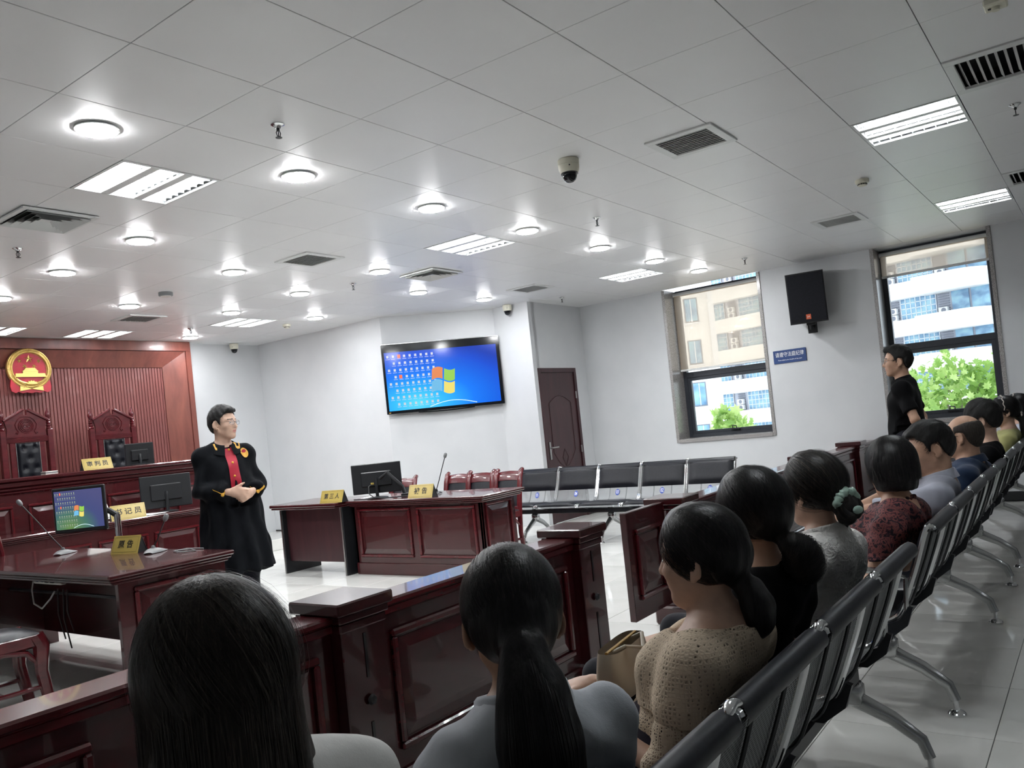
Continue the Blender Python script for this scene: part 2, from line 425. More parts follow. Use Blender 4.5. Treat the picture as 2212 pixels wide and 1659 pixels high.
# ------------------------------------------------------------------ windows
def window(n, y0, y1, zs, blind_z, blind_label, handle_y):
    FX = WX+.33                       # plane of the aluminium frame
    root = bpy.data.objects.new(f'window_{n}', None); COL.objects.link(root); root.location = (WX, (y0+y1)/2, zs); struct(root)
    def B(name, mat, *boxes, ch=.002, parent=root):
        b = MB()
        for (a0,a1,b0,b1,c0,c1) in boxes: b.box(a0-WX,a1-WX,b0-(y0+y1)/2,b1-(y0+y1)/2,c0-zs,c1-zs,ch)
        return b.build(name, mat, parent, None)
    # granite lining of the reveal, standing 12 mm proud of the wall
    B('reveal_lining','granite',(WX-.012,FX+.05,y1-.03,y1+.012,zs-.03,CZ-.005))
    B('reveal_lining','granite',(WX-.012,FX+.05,y0-.012,y0+.03,zs-.03,CZ-.005))
    B('sill','granite',(WX-.02,FX+.05,y0+.03,y1-.03,zs-.035,zs+.012))
    fy0, fy1 = y0+.03, y1-.03
    f = B('window_frame','window_alu',(FX,FX+.07,fy0,fy0+.055,zs+.012,CZ),(FX,FX+.07,fy1-.055,fy1,zs+.012,CZ),(FX,FX+.07,fy0+.055,fy1-.055,zs+.012,zs+.06),(FX,FX+.07,fy0+.055,fy1-.055,CZ-.06,CZ),(FX,FX+.07,fy0+.055,fy1-.055,1.78,1.855))
    B('sash','window_alu',(FX+.01,FX+.06,fy0+.055,fy0+.1,zs+.06,1.78),(FX+.01,FX+.06,fy1-.1,fy1-.055,zs+.06,1.78),(FX+.01,FX+.06,fy0+.1,fy1-.1,zs+.06,zs+.1),(FX+.01,FX+.06,fy0+.1,fy1-.1,1.735,1.78))
    B('pane','pane_glass',(FX+.035,FX+.039,fy0+.06,fy1-.06,zs+.08,1.76),ch=0)
    B('pane','pane_glass',(FX+.035,FX+.039,fy0+.05,fy1-.05,1.85,CZ-.05),ch=0)
    hb = MB(); yy = handle_y-(y0+y1)/2
    hb.box(FX-.03-WX,FX-WX,yy-.06,yy+.06,.075,.095,.004); hb.tube([(FX-.02-WX,yy-.02,.09),(FX-.04-WX,yy-.02,.13),(FX-.04-WX,yy+.03,.135),(FX-.03-WX,yy+.035,.1)], .007, 6)
    hb.build('window_handle','black_plastic',root)
    # roller blind hung just inside the frame
    bl = thing('roller_blind', blind_label, 'blind', (FX-.06,(y0+y1)/2,CZ-.06), 0, None)
    hw = (fy1-fy0)/2-.004
    MB().tube([(0,-hw,0),(0,hw,0)], .028, 14).build('roller','white_metal',bl)
    b = MB(); rows = []
    for z in np.linspace(-.02, blind_z-(CZ-.06)+.02, 10):
        rows.append([(-.028+.002*math.sin(9*z+y*5), y, z) for y in np.linspace(-hw+.015, hw-.015, 12)])
    b.sheet(rows).build('screen_cloth','screen_cloth',bl)
    MB().box(-.040,-.018,-hw+.01,hw-.01,blind_z-(CZ-.06)-.004,blind_z-(CZ-.06)+.024,.004).build('bottom_bar','white_metal',bl)
window(1, *W1, 1.875, 'beige roller blind drawn halfway down over the window left of the loudspeaker', 4.09)
window(2, *W2, 2.66, 'beige roller blind rolled nearly up over the window behind the standing man', 1.46)

# ------------------------------------------------------------------ ceiling fixtures
DOWN = [(2.04,3.81),(3.24,3.81),(4.44,3.82),(5.65,3.83),(6.88,3.84),(8.08,3.85),(9.22,3.83),(3.24,5.60),(4.44,6.21),(5.65,5.60),(3.24,6.80),(5.65,6.80),(6.88,6.24),(8.08,6.24),(4.44,8.0),(5.65,8.02),(6.88,8.04),(3.24,8.0),(6.26,9.84)]
DLAB = [ORD[k]+' round downlight from the left in the row of seven nearest the audience' for k in range(7)] + [
 'round downlight just above and right of the judges-side square air diffuser', 'round downlight left of the louvred return grille in mid ceiling', 'round downlight between the middle grille and the far square diffuser',
 'round downlight left of the round white ceiling disc detector', 'round downlight just left of the sprinkler below the middle grille', 'round downlight just below the far square diffuser', 'round downlight nearest the corner camera beside the wall screen',
 'round downlight above the far grey grille over the judges', 'round downlight above the troffer left of the small box detector', 'round downlight right of the small box detector above the screen wall', 'round downlight cut by the left edge of the picture', 'small round downlight just above the white wall beside the wood panelling']
_ring = MB().lathe([(.068,.002),(.088,.002),(.098,-.004),(.100,-.010),(.094,-.013),(.075,-.012)], n=28).data('trim_ring','white_metal')
_lens = MB().lathe([(.094,-.010),(.088,-.018),(.05,-.025),(.0001,-.027)], n=16).data('lens','downlight_glow')
for (x,y), lb in zip(DOWN, DLAB):
    t = thing('downlight', lb, 'ceiling light', (x,y,CZ), 0, 'round recessed downlights')
    link('trim_ring', _ring, t); link('lens', _lens, t)
# three-strip louvre troffers filling one ceiling cell
def troffer_data():
    hs = .297
    h = MB(); h.box(-hs,hs,-hs,hs,.085,.09); h.box(-hs,-hs+.004,-hs,hs,0,.085); h.box(hs-.004,hs,-hs,hs,0,.085); h.box(-hs+.004,hs-.004,-hs,-hs+.004,0,.085); h.box(-hs+.004,hs-.004,hs-.004,hs,0,.085)
    housing = h.data('housing','white_metal',None)
    fr = MB()
    for a in (-1,1): fr.box(min(a*hs,a*(hs-.016)),max(a*hs,a*(hs-.016)),-hs,hs,-.003,.012); fr.box(-hs+.016,hs-.016,min(a*hs,a*(hs-.016)),max(a*hs,a*(hs-.016)),-.003,.012)
    frame = fr.data('frame','white_metal',None)
    sp = MB().box(-.026,.026,-hs+.016,hs-.016,-.001,.03).data('divider','white_metal',None)
    lv = MB().add([(-.066,0,.002),(.066,0,.002),(.066,0,.05),(-.066,0,.05)],[(0,1,2,3)])
    lv = MB().box(-.066,.066,-.0012,.0012,.001,.045).data('louvre','louver_metal',None)
    tb = MB().tube([(0,-.27,.055),(0,.27,.055)],.014,6).data('tube','tube_glow')
    refl = MB().sheet([[(x, y, .078-.06*(x/.066)**2) for y in (-hs+.01,hs-.01)] for x in np.linspace(-.066,.066,9)]).data('reflector','louver_metal')
    return housing, frame, sp, lv, tb, refl
_td = troffer_data()
TLAB = ['near left','middle of the ceiling','near right above the audience','far right by the second window','far one before the blinded window','far one above the screen wall','one above the wood panelling','one cut by the left edge of the picture']
TLAB = ['large three-tube troffer at left, nearest of the left lights', 'three-tube troffer in the middle of the ceiling beside the dome camera', 'three-tube troffer at right beside the wide black-slatted grille', 'three-tube troffer at right edge above the second window', 'three-tube troffer near the blinded window, left of the loudspeaker', 'three-tube troffer above the white wall behind the robed man', 'three-tube troffer just above the wood-panelled wall', 'three-tube troffer cut by the left edge above the emblem', 'unseen three-tube troffer added straight above the nearest audience bench', 'unseen three-tube troffer added behind the camera, left one', 'unseen three-tube troffer added behind the camera, right one']
for (i,j), lb in zip(TROFFER, TLAB):
    t = thing('louvre_troffer', lb, 'ceiling light', (GX(i)+.3,GY(j)+.3,CZ), 0, 'three-tube louvre troffers')
    link('housing',_td[0],t); link('frame',_td[1],t)
    for x in (-.1,.1): link('divider',_td[2],t,(x,0,0))
    for x in (-.196,0,.196):
        link('reflector',_td[5],t,(x,0,0)); link('tube',_td[4],t,(x,0,0))
        for y in np.linspace(-.24,.24,8): link('louvre',_td[3],t,(x,float(y),0))
# louvred return grilles, .4 m square
_gfr = MB(); _hs = .215
for a in (-1,1): _gfr.box(*sorted((a*_hs,a*.165)),-_hs,_hs,-.012,0,.002); _gfr.box(-.165,.165,*sorted((a*_hs,a*.165)),-.012,0,.002)
_gfr = _gfr.data('frame','white_metal',None)
_gbk = MB().box(-.166,.166,-.166,.166,-.001,.0).data('dark_backing','black_plastic',None)
_gsl = MB().obb((0,0,-.006),(.014,.33,.0022),rotm(0,0,R(-48))).data('slat','white_metal',None)
GRL = [((4.74,1.93),'square louvred return grille nearest the dome camera, at upper right'),((4.73,5.52),'square louvred return grille in mid ceiling left of the far diffuser'),((8.07,5.51),'small-looking far return grille above the wall corner camera'),((8.14,1.92),'square return grille above the second window and standing man'),((4.91,8.67),'dim grey return grille above the wood panelling')]
for (x,y), lb in GRL:
    t = thing('return_grille', lb, 'air vent', (x,y,CZ), 0, 'square louvred return grilles')
    link('frame',_gfr,t); link('dark_backing',_gbk,t)
    for k in range(11): link('slat',_gsl,t,(-.15+.03*k,0,0))
# four-way square diffusers: nested pyramidal frames
def ring_sq(r0,z0,r1,z1):
    b = MB(); V = []
    for r,z in ((r0,z0),(r1,z1)): V += [(-r,-r,z),(r,-r,z),(r,r,z),(-r,r,z)]
    return b.add(V,[(i,(i+1)%4,(i+1)%4+4,i+4) for i in range(4)])
_dfr = [ring_sq(r,-.010,r-.035,.020).data('cone','white_metal',None) for r in (.195,.155,.115,.075)]
_drim = MB()
for a in (-1,1): _drim.box(*sorted((a*.23,a*.195)),-.23,.23,-.012,0,.002); _drim.box(-.195,.195,*sorted((a*.23,a*.195)),-.012,0,.002)
_drim = _drim.data('rim','white_metal',None)
_dbk = MB().box(-.195,.195,-.195,.195,.016,.018).data('dark_backing','black_plastic',None)
_dct = MB().box(-.035,.035,-.035,.035,-.006,.0,.002).data('centre_plate','white_metal',None)
for (x,y), lb in [((2.5,5.40),'square four-way air diffuser at the left edge of the ceiling'),((6.24,5.46),'square four-way air diffuser above the wall screen')]:
    t = thing('air_diffuser', lb, 'air vent', (x,y,CZ-.006), 0, 'square four-way diffusers')
    link('rim',_drim,t); link('dark_backing',_dbk,t,(0,0,-.014)); link('centre_plate',_dct,t)
    for c in _dfr: link('cone',c,t,(0,0,-.012))
# wide slatted supply grilles in an open cell
_bfr = MB()
for a in (-1,1): _bfr.box(*sorted((a*.297,a*.235)),-.297,.297,-.008,.01,.002); _bfr.box(-.235,.235,*sorted((a*.297,a*.25)),-.008,.01,.002)
_bfr = _bfr.data('frame','white_metal',None)
_bbk = MB().box(-.297,.297,-.297,.297,.09,.095).data('dark_backing','black_plastic',None)
_bsd = MB()
for a in (-1,1): _bsd.box(*sorted((a*.297,a*.292)),-.297,.297,.01,.09); _bsd.box(-.292,.292,*sorted((a*.297,a*.292)),.01,.09)
_bsd = _bsd.data('duct_side','black_plastic',None)
_bsl = MB().obb((0,0,.012),(.47,.026,.003),rotm(0,R(55),0)).data('slat','white_metal',None)
for (i,j), lb in zip(BIGGRILLE, ['wide black-gapped slatted grille at the upper right corner','slatted supply grille at the right edge above the end troffer']):
    t = thing('supply_grille', lb, 'air vent', (GX(i)+.3,GY(j)+.3,CZ), 0, 'wide slatted supply grilles')
    link('frame',_bfr,t); link('dark_backing',_bbk,t); link('duct_side',_bsd,t)
    for k in range(12): link('slat',_bsl,t,(0,-.23+.042*k,0))
# fire sprinklers
_se = MB().lathe([(.0001,0),(.033,0),(.034,-.004),(.026,-.009),(.020,-.013),(.015,-.022),(.0001,-.024)], n=18).data('escutcheon','chrome')
_sb = MB()
_sb.cyl((0,0,-.02),(0,0,-.034),.008); _sb.tube([(.007,0,-.032),(.013,0,-.045),(.009,0,-.058),(0,0,-.066)],.0025,6); _sb.tube([(-.007,0,-.032),(-.013,0,-.045),(-.009,0,-.058),(0,0,-.066)],.0025,6); _sb.cyl((0,0,-.034),(0,0,-.064),.0025,n=8)
_sb = _sb.data('yoke','dark_metal')
_sd = MB().lathe([(.0001,-.066),(.016,-.067),(.017,-.069),(.0001,-.070)], n=14).data('deflector','dark_metal')
SPR = [((2.665,3.25),'fire sprinkler hanging at upper left between two front downlights'),((5.84,3.26),'fire sprinkler hanging right of the middle troffer'),((2.66,6.2),'fire sprinkler at left edge below the square diffuser'),((5.82,6.17),'fire sprinkler below the middle louvred grille'),((5.85,9.17),'fire sprinkler just above the downlight beside the wood panelling'),((9.10,5.73),'fire sprinkler above the brown door'),((9.08,3.21),'fire sprinkler between the blinded window and loudspeaker'),((5.845,.295),'fire sprinkler at the right edge beside the near right troffer')]
for (x,y), lb in SPR:
    t = thing('fire_sprinkler', lb, 'sprinkler', (x,y,CZ), 0, 'pendent fire sprinklers')
    link('escutcheon',_se,t); link('yoke',_sb,t); link('deflector',_sd,t)
# smoke detectors
_kb = MB().lathe([(.0001,0),(.052,0),(.052,-.022),(.048,-.028),(.034,-.030),(.034,-.044),(.028,-.050),(.0001,-.051)], n=22).data('base','cream_plastic')
_ks = MB().box(-.007,.007,-.0355,-.033,-.043,-.034).data('smoke_slot','black_plastic',None)
for (x,y), lb in [((6.78,1.40),'cream smoke detector above the second window'),((6.88,8.61),'small cream smoke detector above the corner of the screen wall')]:
    t = thing('smoke_detector', lb, 'detector', (x,y,CZ), 0, 'cream smoke detectors'); link('base',_kb,t)
    for k in range(12): link('smoke_slot',_ks,t,None,(0,0,2*PI*k/12))
t = thing('ceiling_sensor','flat round white sensor disc above the wood panelling','detector',(4.41,7.27,CZ))
MB().lathe([(.0001,0),(.066,0),(.066,-.03),(.058,-.036),(.0001,-.037)],n=24).build('disc','grey_plastic',t); MB().lathe([(.05,-.0365),(.048,-.040),(.0001,-.041)],n=20).build('lens_cover','white_plastic',t)
t = thing('call_box','small square cream box on the ceiling at the upper right corner','detector',(4.17,.24,CZ))
MB().box(-.045,.045,-.045,.045,-.03,0,.006).build('box','cream_plastic',t); MB().cyl((0,0,-.03),(0,0,-.045),.016).build('dial','cream_plastic',t); MB().box(-.006,.006,.018,.03,-.034,-.028).build('indicator','black_plastic',t)
# dome security cameras
def dome(name, label, loc, s, wallmount=False):
    t = thing(name, label, 'security camera', loc, 0, 'dome security cameras')
    MB().lathe([(.0001,0),(.062*s,0),(.066*s,-.004*s),(.066*s,-.034*s),(.0645*s,-.036*s),(.0645*s,-.038*s),(.066*s,-.040*s),(.064*s,-.062*s),(.056*s,-.082*s),(.050*s,-.088*s),(.0001,-.088*s)], n=28).build('housing','cream_plastic',t)
    MB().lathe([(.053*s,-.084*s),(.054*s,-.092*s),(.046*s,-.094*s),(.0449*s,-.108*s),(.036*s,-.128*s),(.02*s,-.141*s),(.0001,-.146*s)], n=28).build('dome','black_gloss',t)
    MB().box(-.004*s,.004*s,-.0665*s,-.06*s,-.056*s,-.048*s).build('screw_tab','dark_metal',t,None,None,(0,0,R(-55)))
    if wallmount:
        MB().box(-.05*s,.05*s,0,.10*s,-.03*s,0,.004).build('wall_bracket','cream_plastic',t)
    return t
dome('dome_camera','large cream dome camera hanging from mid ceiling',(4.39,2.61,CZ),1.02)
dome('dome_camera','small dome camera on the corner right of the wall screen',(8.80,6.42,CZ-.005),.95)
dome('dome_camera','small dome camera in the corner above the robed man',(7.25,JW-.11,CZ-.005),.95)
# ------------------------------------------------------------------ wood panelling and emblem on the front wall
PAN = thing('wood_panelling','red-brown wood panelling with vertical slats and a mitred frame behind the judges','wall panelling',(4.40,JW-.004,0))
_w = 2.11
MB().box(-_w,_w,-.03,0,.15,CZ-.005).build('backing','slat_veneer',PAN,None)
MB().box(-_w,_w,-.16,0,2.87,CZ-.002,.003).build('top_beam','wall_veneer',PAN,None)
for s in (-1,1):
    MB().box(*sorted((s*_w,s*(_w-.075))),-.16,0,.15,2.87,.003).build('side_post','wall_veneer',PAN,None)
    x0, x1 = s*(_w-.078), s*(_w-.38)
    b = MB().add([(x0,-.14,.15),(x1,-.055,.15),(x1,-.055,2.655),(x0,-.14,2.865)], [(0,1,2,3) if s < 0 else (3,2,1,0)])
    b.build('splayed_side','wall_veneer',PAN,None)
b = MB().add([(-_w+.078,-.14,2.865),(_w-.078,-.14,2.865),(_w-.38,-.055,2.655),(-_w+.38,-.055,2.655)],[(3,2,1,0)]); b.build('splayed_head','wall_veneer',PAN,None)
_sl = MB().box(-.0172,.0172,-.043,-.03,.15,2.655,.004).data('slat','slat_veneer',None)
for k in range(86): link('slat',_sl,PAN,(-1.72+.0405*k,0,0))

EMB = thing('national_emblem','round gold and red emblem with five stars over a gate, hung on the wood panelling','emblem',(4.40,JW-.15,2.63))
MX = frame3((1,0,0),(0,0,1))                       # local xy -> wall plane, z -> out of the wall (towards -Y)
def disc_prof(prof, n=48): return MB().lathe(prof, n=n, M=MX)
disc_prof([(.0001,.03),(.185,.03),(.19,.02),(.19,0)]).build('red_field','emblem_red',EMB)
b = MB(); n = 72
for i in range(n):                                  # wheat-ear ring: one ridged grain after another, open at the foot
    a = -PI/2 + R(20) + (2*PI-R(40))*i/(n-1)
    for rr_, dz in ((.200,.036),(.228,.032)):
        c = MX @ Vector((math.cos(a)*rr_, math.sin(a)*rr_, dz)); b.ball(c, (.021,.010,.016), 7, 5, MX @ rotm(a+R(62 if rr_ < .21 else 118)))
b.build('wheat_ring','gold',EMB)
disc_prof([(.183,.0),(.186,.034),(.215,.044),(.243,.034),(.247,.0)]).build('ring_band','gold',EMB)
def star(cx, cy_, r, rot0):
    P = [];
    for k in range(10):
        a = rot0 + PI*k/5; q = r if k % 2 == 0 else r*.38; P.append((cx+q*math.cos(a), cy_+q*math.sin(a)))
    V = [MX @ Vector((x,y,.031)) for x,y in P] + [MX @ Vector((cx,cy_,.031+r*.32))]
    return MB().add(V, [(k,(k+1)%10,10) for k in range(10)])
star(0,.118,.052,PI/2).build('large_star','gold_flat',EMB,None)
for x,y,a in ((-.105,.092,.3),(.105,.092,-.3),(-.052,.030,.5),(.052,.030,-.5)): star(x,y,.030,PI/2+a).build('small_star','gold_flat',EMB,None)
b = MB()
def pl(poly, d0, d1): b.prism([(x,y) for x,y in poly], d0, d1, MX)
pl([(-.165,-.085),(.165,-.085),(.160,-.055),(-.160,-.055)],.03,.044)
pl([(-.085,-.055),(.085,-.055),(.08,-.035),(-.08,-.035)],.03,.046)
pl([(-.095,-.035),(.095,-.035),(.065,-.012),(-.065,-.012)],.03,.050)
pl([(-.068,-.012),(.068,-.012),(.050,.008),(-.050,.008)],.03,.052)
pl([(-.175,-.098),(.175,-.098),(.175,-.085),(-.175,-.085)],.03,.048)
b.build('gate_tower','gold_flat',EMB,None)
b = MB().tube([MX @ Vector((.175*math.sin(t), -.075-.105*math.cos(t), .040)) for t in np.linspace(-1.15,1.15,17)], .017, 8); b.build('lower_wreath','gold',EMB)
b = MB(); g = []
for k in range(24):
    a = PI*k/23; q = .060 if k % 4 < 2 else .048; g.append((q*math.cos(a), -.185+q*math.sin(a)*.75))
b.prism(g,.035,.060,MX); b.build('cogwheel','gold_flat',EMB,None)
for s in (-1,1):
    P = [(s*.0,-.17),(s*.155,-.13),(s*.205,-.09),(s*.225,-.21),(s*.215,-.262),(s*.175,-.285),(s*.14,-.268),(s*.10,-.288),(s*.05,-.276),(0,-.29)]
    MB().prism(P if s < 0 else P[::-1], .012,.032,MX).build('red_drape','emblem_red',EMB,None)
    MB().prism(([(s*.012,-.235),(s*.125,-.205),(s*.128,-.262),(s*.012,-.242)])[::s],.03,.045,MX).build('gold_bow','gold_flat',EMB,None)

# ------------------------------------------------------------------ panelled furniture helpers
def raised_panel(parent, w, h, M, c, mat='mahogany', mm='mahogany_red', name='panel'):
    """raised and fielded panel w x h: moulded frame proud of the face, bevelled centre field; local z = outwards"""
    p = MB(); t = .028
    for (x0,x1,y0,y1) in ((-w/2,w/2,h/2-t,h/2),(-w/2,w/2,-h/2,-h/2+t),(-w/2,-w/2+t,-h/2+t,h/2-t),(w/2-t,w/2,-h/2+t,h/2-t)):
        p.obb(Vector(c)+M@Vector(((x0+x1)/2,(y0+y1)/2,.008)),(x1-x0,y1-y0,.024),M,.007)
    f = p.build(name+'_moulding', mm, parent, None)
    a, b2 = w/2-t-.012, h/2-t-.012; e = min(.045, a*.4, b2*.4)
    V = [Vector(c)+M@Vector(q) for q in ((-a,-b2,.002),(a,-b2,.002),(a,b2,.002),(-a,b2,.002),(-a+e,-b2+e,.013),(a-e,-b2+e,.013),(a-e,b2-e,.013),(-a+e,b2-e,.013))]
    MB().add(V,[(0,1,5,4),(1,2,6,5),(2,3,7,6),(3,0,4,7),(4,5,6,7)]).build(name, mat, parent, None)
    return f
MF = frame3((1,0,0),(0,0,1))       # faces -Y
MLf = frame3((0,-1,0),(0,0,1))     # faces -X
MRt = frame3((0,1,0),(0,0,1))      # faces +X
def moulded_top(parent, x0,x1,y0,y1,z, name='table_top', mat='mahogany'):
    b = MB(); b.box(x0,x1,y0,y1,z-.028,z,.008); b.box(x0+.014,x1-.014,y0+.014,y1-.014,z-.046,z-.028,.006); b.box(x0+.03,x1-.03,y0+.03,y1-.03,z-.064,z-.046,.005)
    return b.build(name, mat, parent, None)

# ------------------------------------------------------------------ judges' bench (long, on the platform)
JB = thing('judges_bench','long high mahogany judges bench with stepped cornice in front of the wood panelling','bench desk',(4.40,8.8,0))
b = MB(); b.box(-1.62,1.62,.06,.46,0,1.20,.004); b.build('body','mahogany',JB,None)
for (y0,z0,z1,o) in ((.0,1.325,1.366,0),(.02,1.27,1.325,.015),(.035,1.235,1.27,.03),(.045,1.205,1.235,.045)):
    MB().box(-1.70+o,1.70-o,y0,.52-o,z0,z1,.010).build('cornice','mahogany',JB,None)
for k in range(4): raised_panel(JB,.66,.62,MF,(-1.2+.8*k,.06,.78))
MB().box(-1.64,1.64,.03,.48,0,.14,.01).build('plinth','mahogany',JB,None)
# clerk's desk in front of it
CK = thing('clerk_desk','mahogany clerk desk in front of the judges bench, half hidden by the robed man','desk',(4.0,8.2,0))
b = MB(); b.box(-1.18,1.18,.06,.54,0,.76,.004); b.build('body','mahogany',CK,None)
moulded_top(CK,-1.28,1.28,0,.58,.825)
for k in range(4): raised_panel(CK,.52,.46,MF,(-.88+.585*k,.06,.42))
MB().box(-1.2,1.2,.04,.54,0,.1,.008).build('plinth','mahogany',CK,None)

# ------------------------------------------------------------------ judges' carved armchairs
def judge_chair(label, x, y, rz, zt):
    t = thing('judge_chair', label, 'chair', (x,y,.15), rz, 'carved high-back judge chairs')
    s = (zt-.15)/1.94
    W = .252
    for sx in (-1,1):
        p = MB().box(sx*W-.030,sx*W+.030,-.03,.03,0,1.70*s,.004).build('back_post','mahogany_chair',t,None)
        MB().lathe([(.024,1.70),(.031,1.71),(.022,1.725),(.030,1.745),(.020,1.755),(.030,1.772),(.020,1.785),(.026,1.80),(.014,1.812),(.026,1.835),(.032,1.86),(.026,1.885),(.012,1.91),(.004,1.94),(.0001,1.942)] if s == 1 else [(a,zz*s) for a,zz in ((.024,1.70),(.031,1.71),(.022,1.725),(.030,1.745),(.020,1.755),(.030,1.772),(.020,1.785),(.026,1.80),(.014,1.812),(.026,1.835),(.032,1.86),(.026,1.885),(.012,1.91),(.004,1.94),(.0001,1.942))],(sx*W,0,0),14).build('finial','mahogany_chair',p)
        MB().box(sx*.155-.032,sx*.155+.032,-.012,.018,.5*s,1.60*s,.004).build('stile','mahogany_chair',t,None)
        MB().tube([(sx*W,0,.82),(sx*W,-.2,.84),(sx*W*1.05,-.34,.82),(sx*W*1.05,-.42,.76)],.03,8,flat=(.7,1)).build('arm','mahogany_chair',t)
        MB().box(sx*W-.028,sx*W+.028,-.43,-.37,0,.80,.006).build('front_leg','mahogany_chair',t,None)
    # pediment-shaped crest with a split peak
    P = [(-.215,1.625),(.215,1.625),(.205,1.72),(.222,1.79),(.235,1.805),(.02,1.925),(.016,1.865),(-.016,1.865),(-.02,1.925),(-.235,1.805),(-.222,1.79),(-.205,1.72)]
    MB().prism([(a,zz*s) for a,zz in P],-.016,.016,MF).build('crest','mahogany_chair',t,None)
    for sx in (-1,1): MB().tube([(sx*.024,-.022,1.925*s),(sx*.125,-.024,1.868*s),(sx*.238,-.022,1.806*s)],.017,8,flat=(1,.9)).build('crest_moulding','mahogany_chair',t)
    c = (0,-.020,1.745*s)
    b = MB()
    for q, rr_ in ((.078,.006),(.062,.005),(.045,.004)): b.tube([Vector(c)+MF@Vector((q*math.cos(a),q*math.sin(a),0)) for a in np.linspace(0,2*PI,29)],rr_,6,False)
    b.build('carved_medallion','mahogany_chair',t)
    b = MB()
    for sx in (-1,1):
        b.tube([Vector(c)+MF@Vector(q) for q in ((sx*.0,.105,0),(sx*.05,.098,0),(sx*.085,.07,0),(sx*.115,.02,0),(sx*.105,-.03,0),(sx*.085,-.06,0),(sx*.10,-.09,0),(sx*.118,-.08,0),(sx*.108,-.07,0))],.006,6)
        b.tube([Vector(c)+MF@Vector((sx*.02+.012*math.cos(a),.012*math.sin(a),0)) for a in np.linspace(0,2*PI,11)],.004,5,False)
    b.build('carved_scrollwork','mahogany_chair',t)
    for k in range(5): MB().tube([(-.222,-.018,(1.574+.012*k)*s),(.222,-.018,(1.574+.012*k)*s)],.0065,6).build('reeded_rail','mahogany_chair',t)
    MB().box(-.222,.222,-.012,.016,1.565*s,1.632*s,.003).build('top_rail','mahogany_chair',t,None)
    # tufted leather back: pillowed sheet pulled in at the buttons
    btn = [(-.06,1.50),(.06,1.50),(0,1.39),(-.06,1.28),(.06,1.28),(0,1.17),(-.06,1.06),(.06,1.06),(0,.95),(-.06,.84),(.06,.84)]
    rows = []
    for zz in np.linspace(.70,1.56,44):
        row = []
        for xx in np.linspace(-.124,.124,21):
            e = min(1, (.124-abs(xx))/.02, (1.56-zz)/.02, (zz-.70)/.02)
            d = min(math.hypot(xx-bx,(zz-bz)) for bx,bz in btn)
            row.append((xx, -.012-.036*max(0,e)*min(1,.25+d/.055), zz*s))
        rows.append(row)
    bk = MB().sheet(rows).build('leather_back','black_leather',t,80)
    for bx,bz in btn: MB().ball((bx,-.026,bz*s),(.008,.006,.008),8,6).build('button','black_leather',bk)
    MB().tube([(-.126,-.016,.70*s),(-.126,-.016,1.562*s),(.126,-.016,1.562*s),(.126,-.016,.70*s)],.004,6).build('nailhead_trim','brushed_steel',bk)
    MB().box(-.26,.26,-.43,.02,.40,.50,.02).build('seat','black_leather',t)
    MB().box(-.27,.27,-.43,.03,.30,.40,.006).build('seat_frame','mahogany_chair',t,None)
    return t
judge_chair('carved high-back judge chair below the emblem, at the left edge',4.11,9.8,R(4),2.13)
judge_chair('carved high-back judge chair behind the bench, beside the upright black monitor',5.08,9.8,0,2.09)

# ------------------------------------------------------------------ tent name plates
def name_plate(txt, label, loc, rz, w=.29, h=.125, size=.062, spacing=1.6, group='brass tent name plates', tilt=22, sx=1.0):
    t = thing('name_plate', label, 'name plate', loc, rz, group)
    a = R(tilt); d = h*math.sin(a); z = h*math.cos(a)
    for s in (-1,1):
        b = MB().add([(-w/2,s*d,0),(w/2,s*d,0),(w/2,0,z),(-w/2,0,z),(-w/2,s*(d-.006),0),(w/2,s*(d-.006),0),(w/2,-s*.002,z-.006),(-w/2,-s*.002,z-.006)],[(0,1,2,3),(7,6,5,4),(0,4,5,1),(0,3,7,4),(1,5,6,2)])
        b.build('face' if s < 0 else 'back_face','brass_plate' if s < 0 else 'dark_metal',t,None)
    for sx2 in (-1,1):
        MB().add([(sx2*(w/2-.003),-d+.004,0),(sx2*(w/2-.003),d-.004,0),(sx2*(w/2-.003),0,z-.004)],[(0,1,2)]).build('end_cheek','dark_metal',t,None)
    M3 = rotm(0,R(90)-a)
    b = MB(); q = .004
    def P(x,y): return Vector((0,-d/2-.0008,z/2)) + M3@Vector((x,y,.0006))
    ww, hh = w/2-.012, h/2-.012
    for (x0,x1,y0,y1) in ((-ww,ww,hh-.0015,hh),(-ww,ww,-hh,-hh+.0015),(-ww,-ww+.0015,-hh,hh),(ww-.0015,ww,-hh,hh)): b.add([P(x0,y0),P(x1,y0),P(x1,y1),P(x0,y1)],[(0,1,2,3)])
    b.build('engraved_border','print_black',t,None)
    text_mesh(txt,size,'print_black','lettering',t,(0,-d/2-.001,z/2),(R(90)-a,0,0),.0004,'CENTER',spacing,bold=.0011,sx=sx)
    return t
name_plate('审判员','brass name plate 审判员 on the judges bench beside the monitor',(4.44,8.97,1.366),R(-3),.31,.135,.066,1.45)
name_plate('书记员','brass name plate 书记员 on the clerk desk, with a bright reflection',(4.40,8.34,.825),R(-18),.33,.16,.075,1.45)

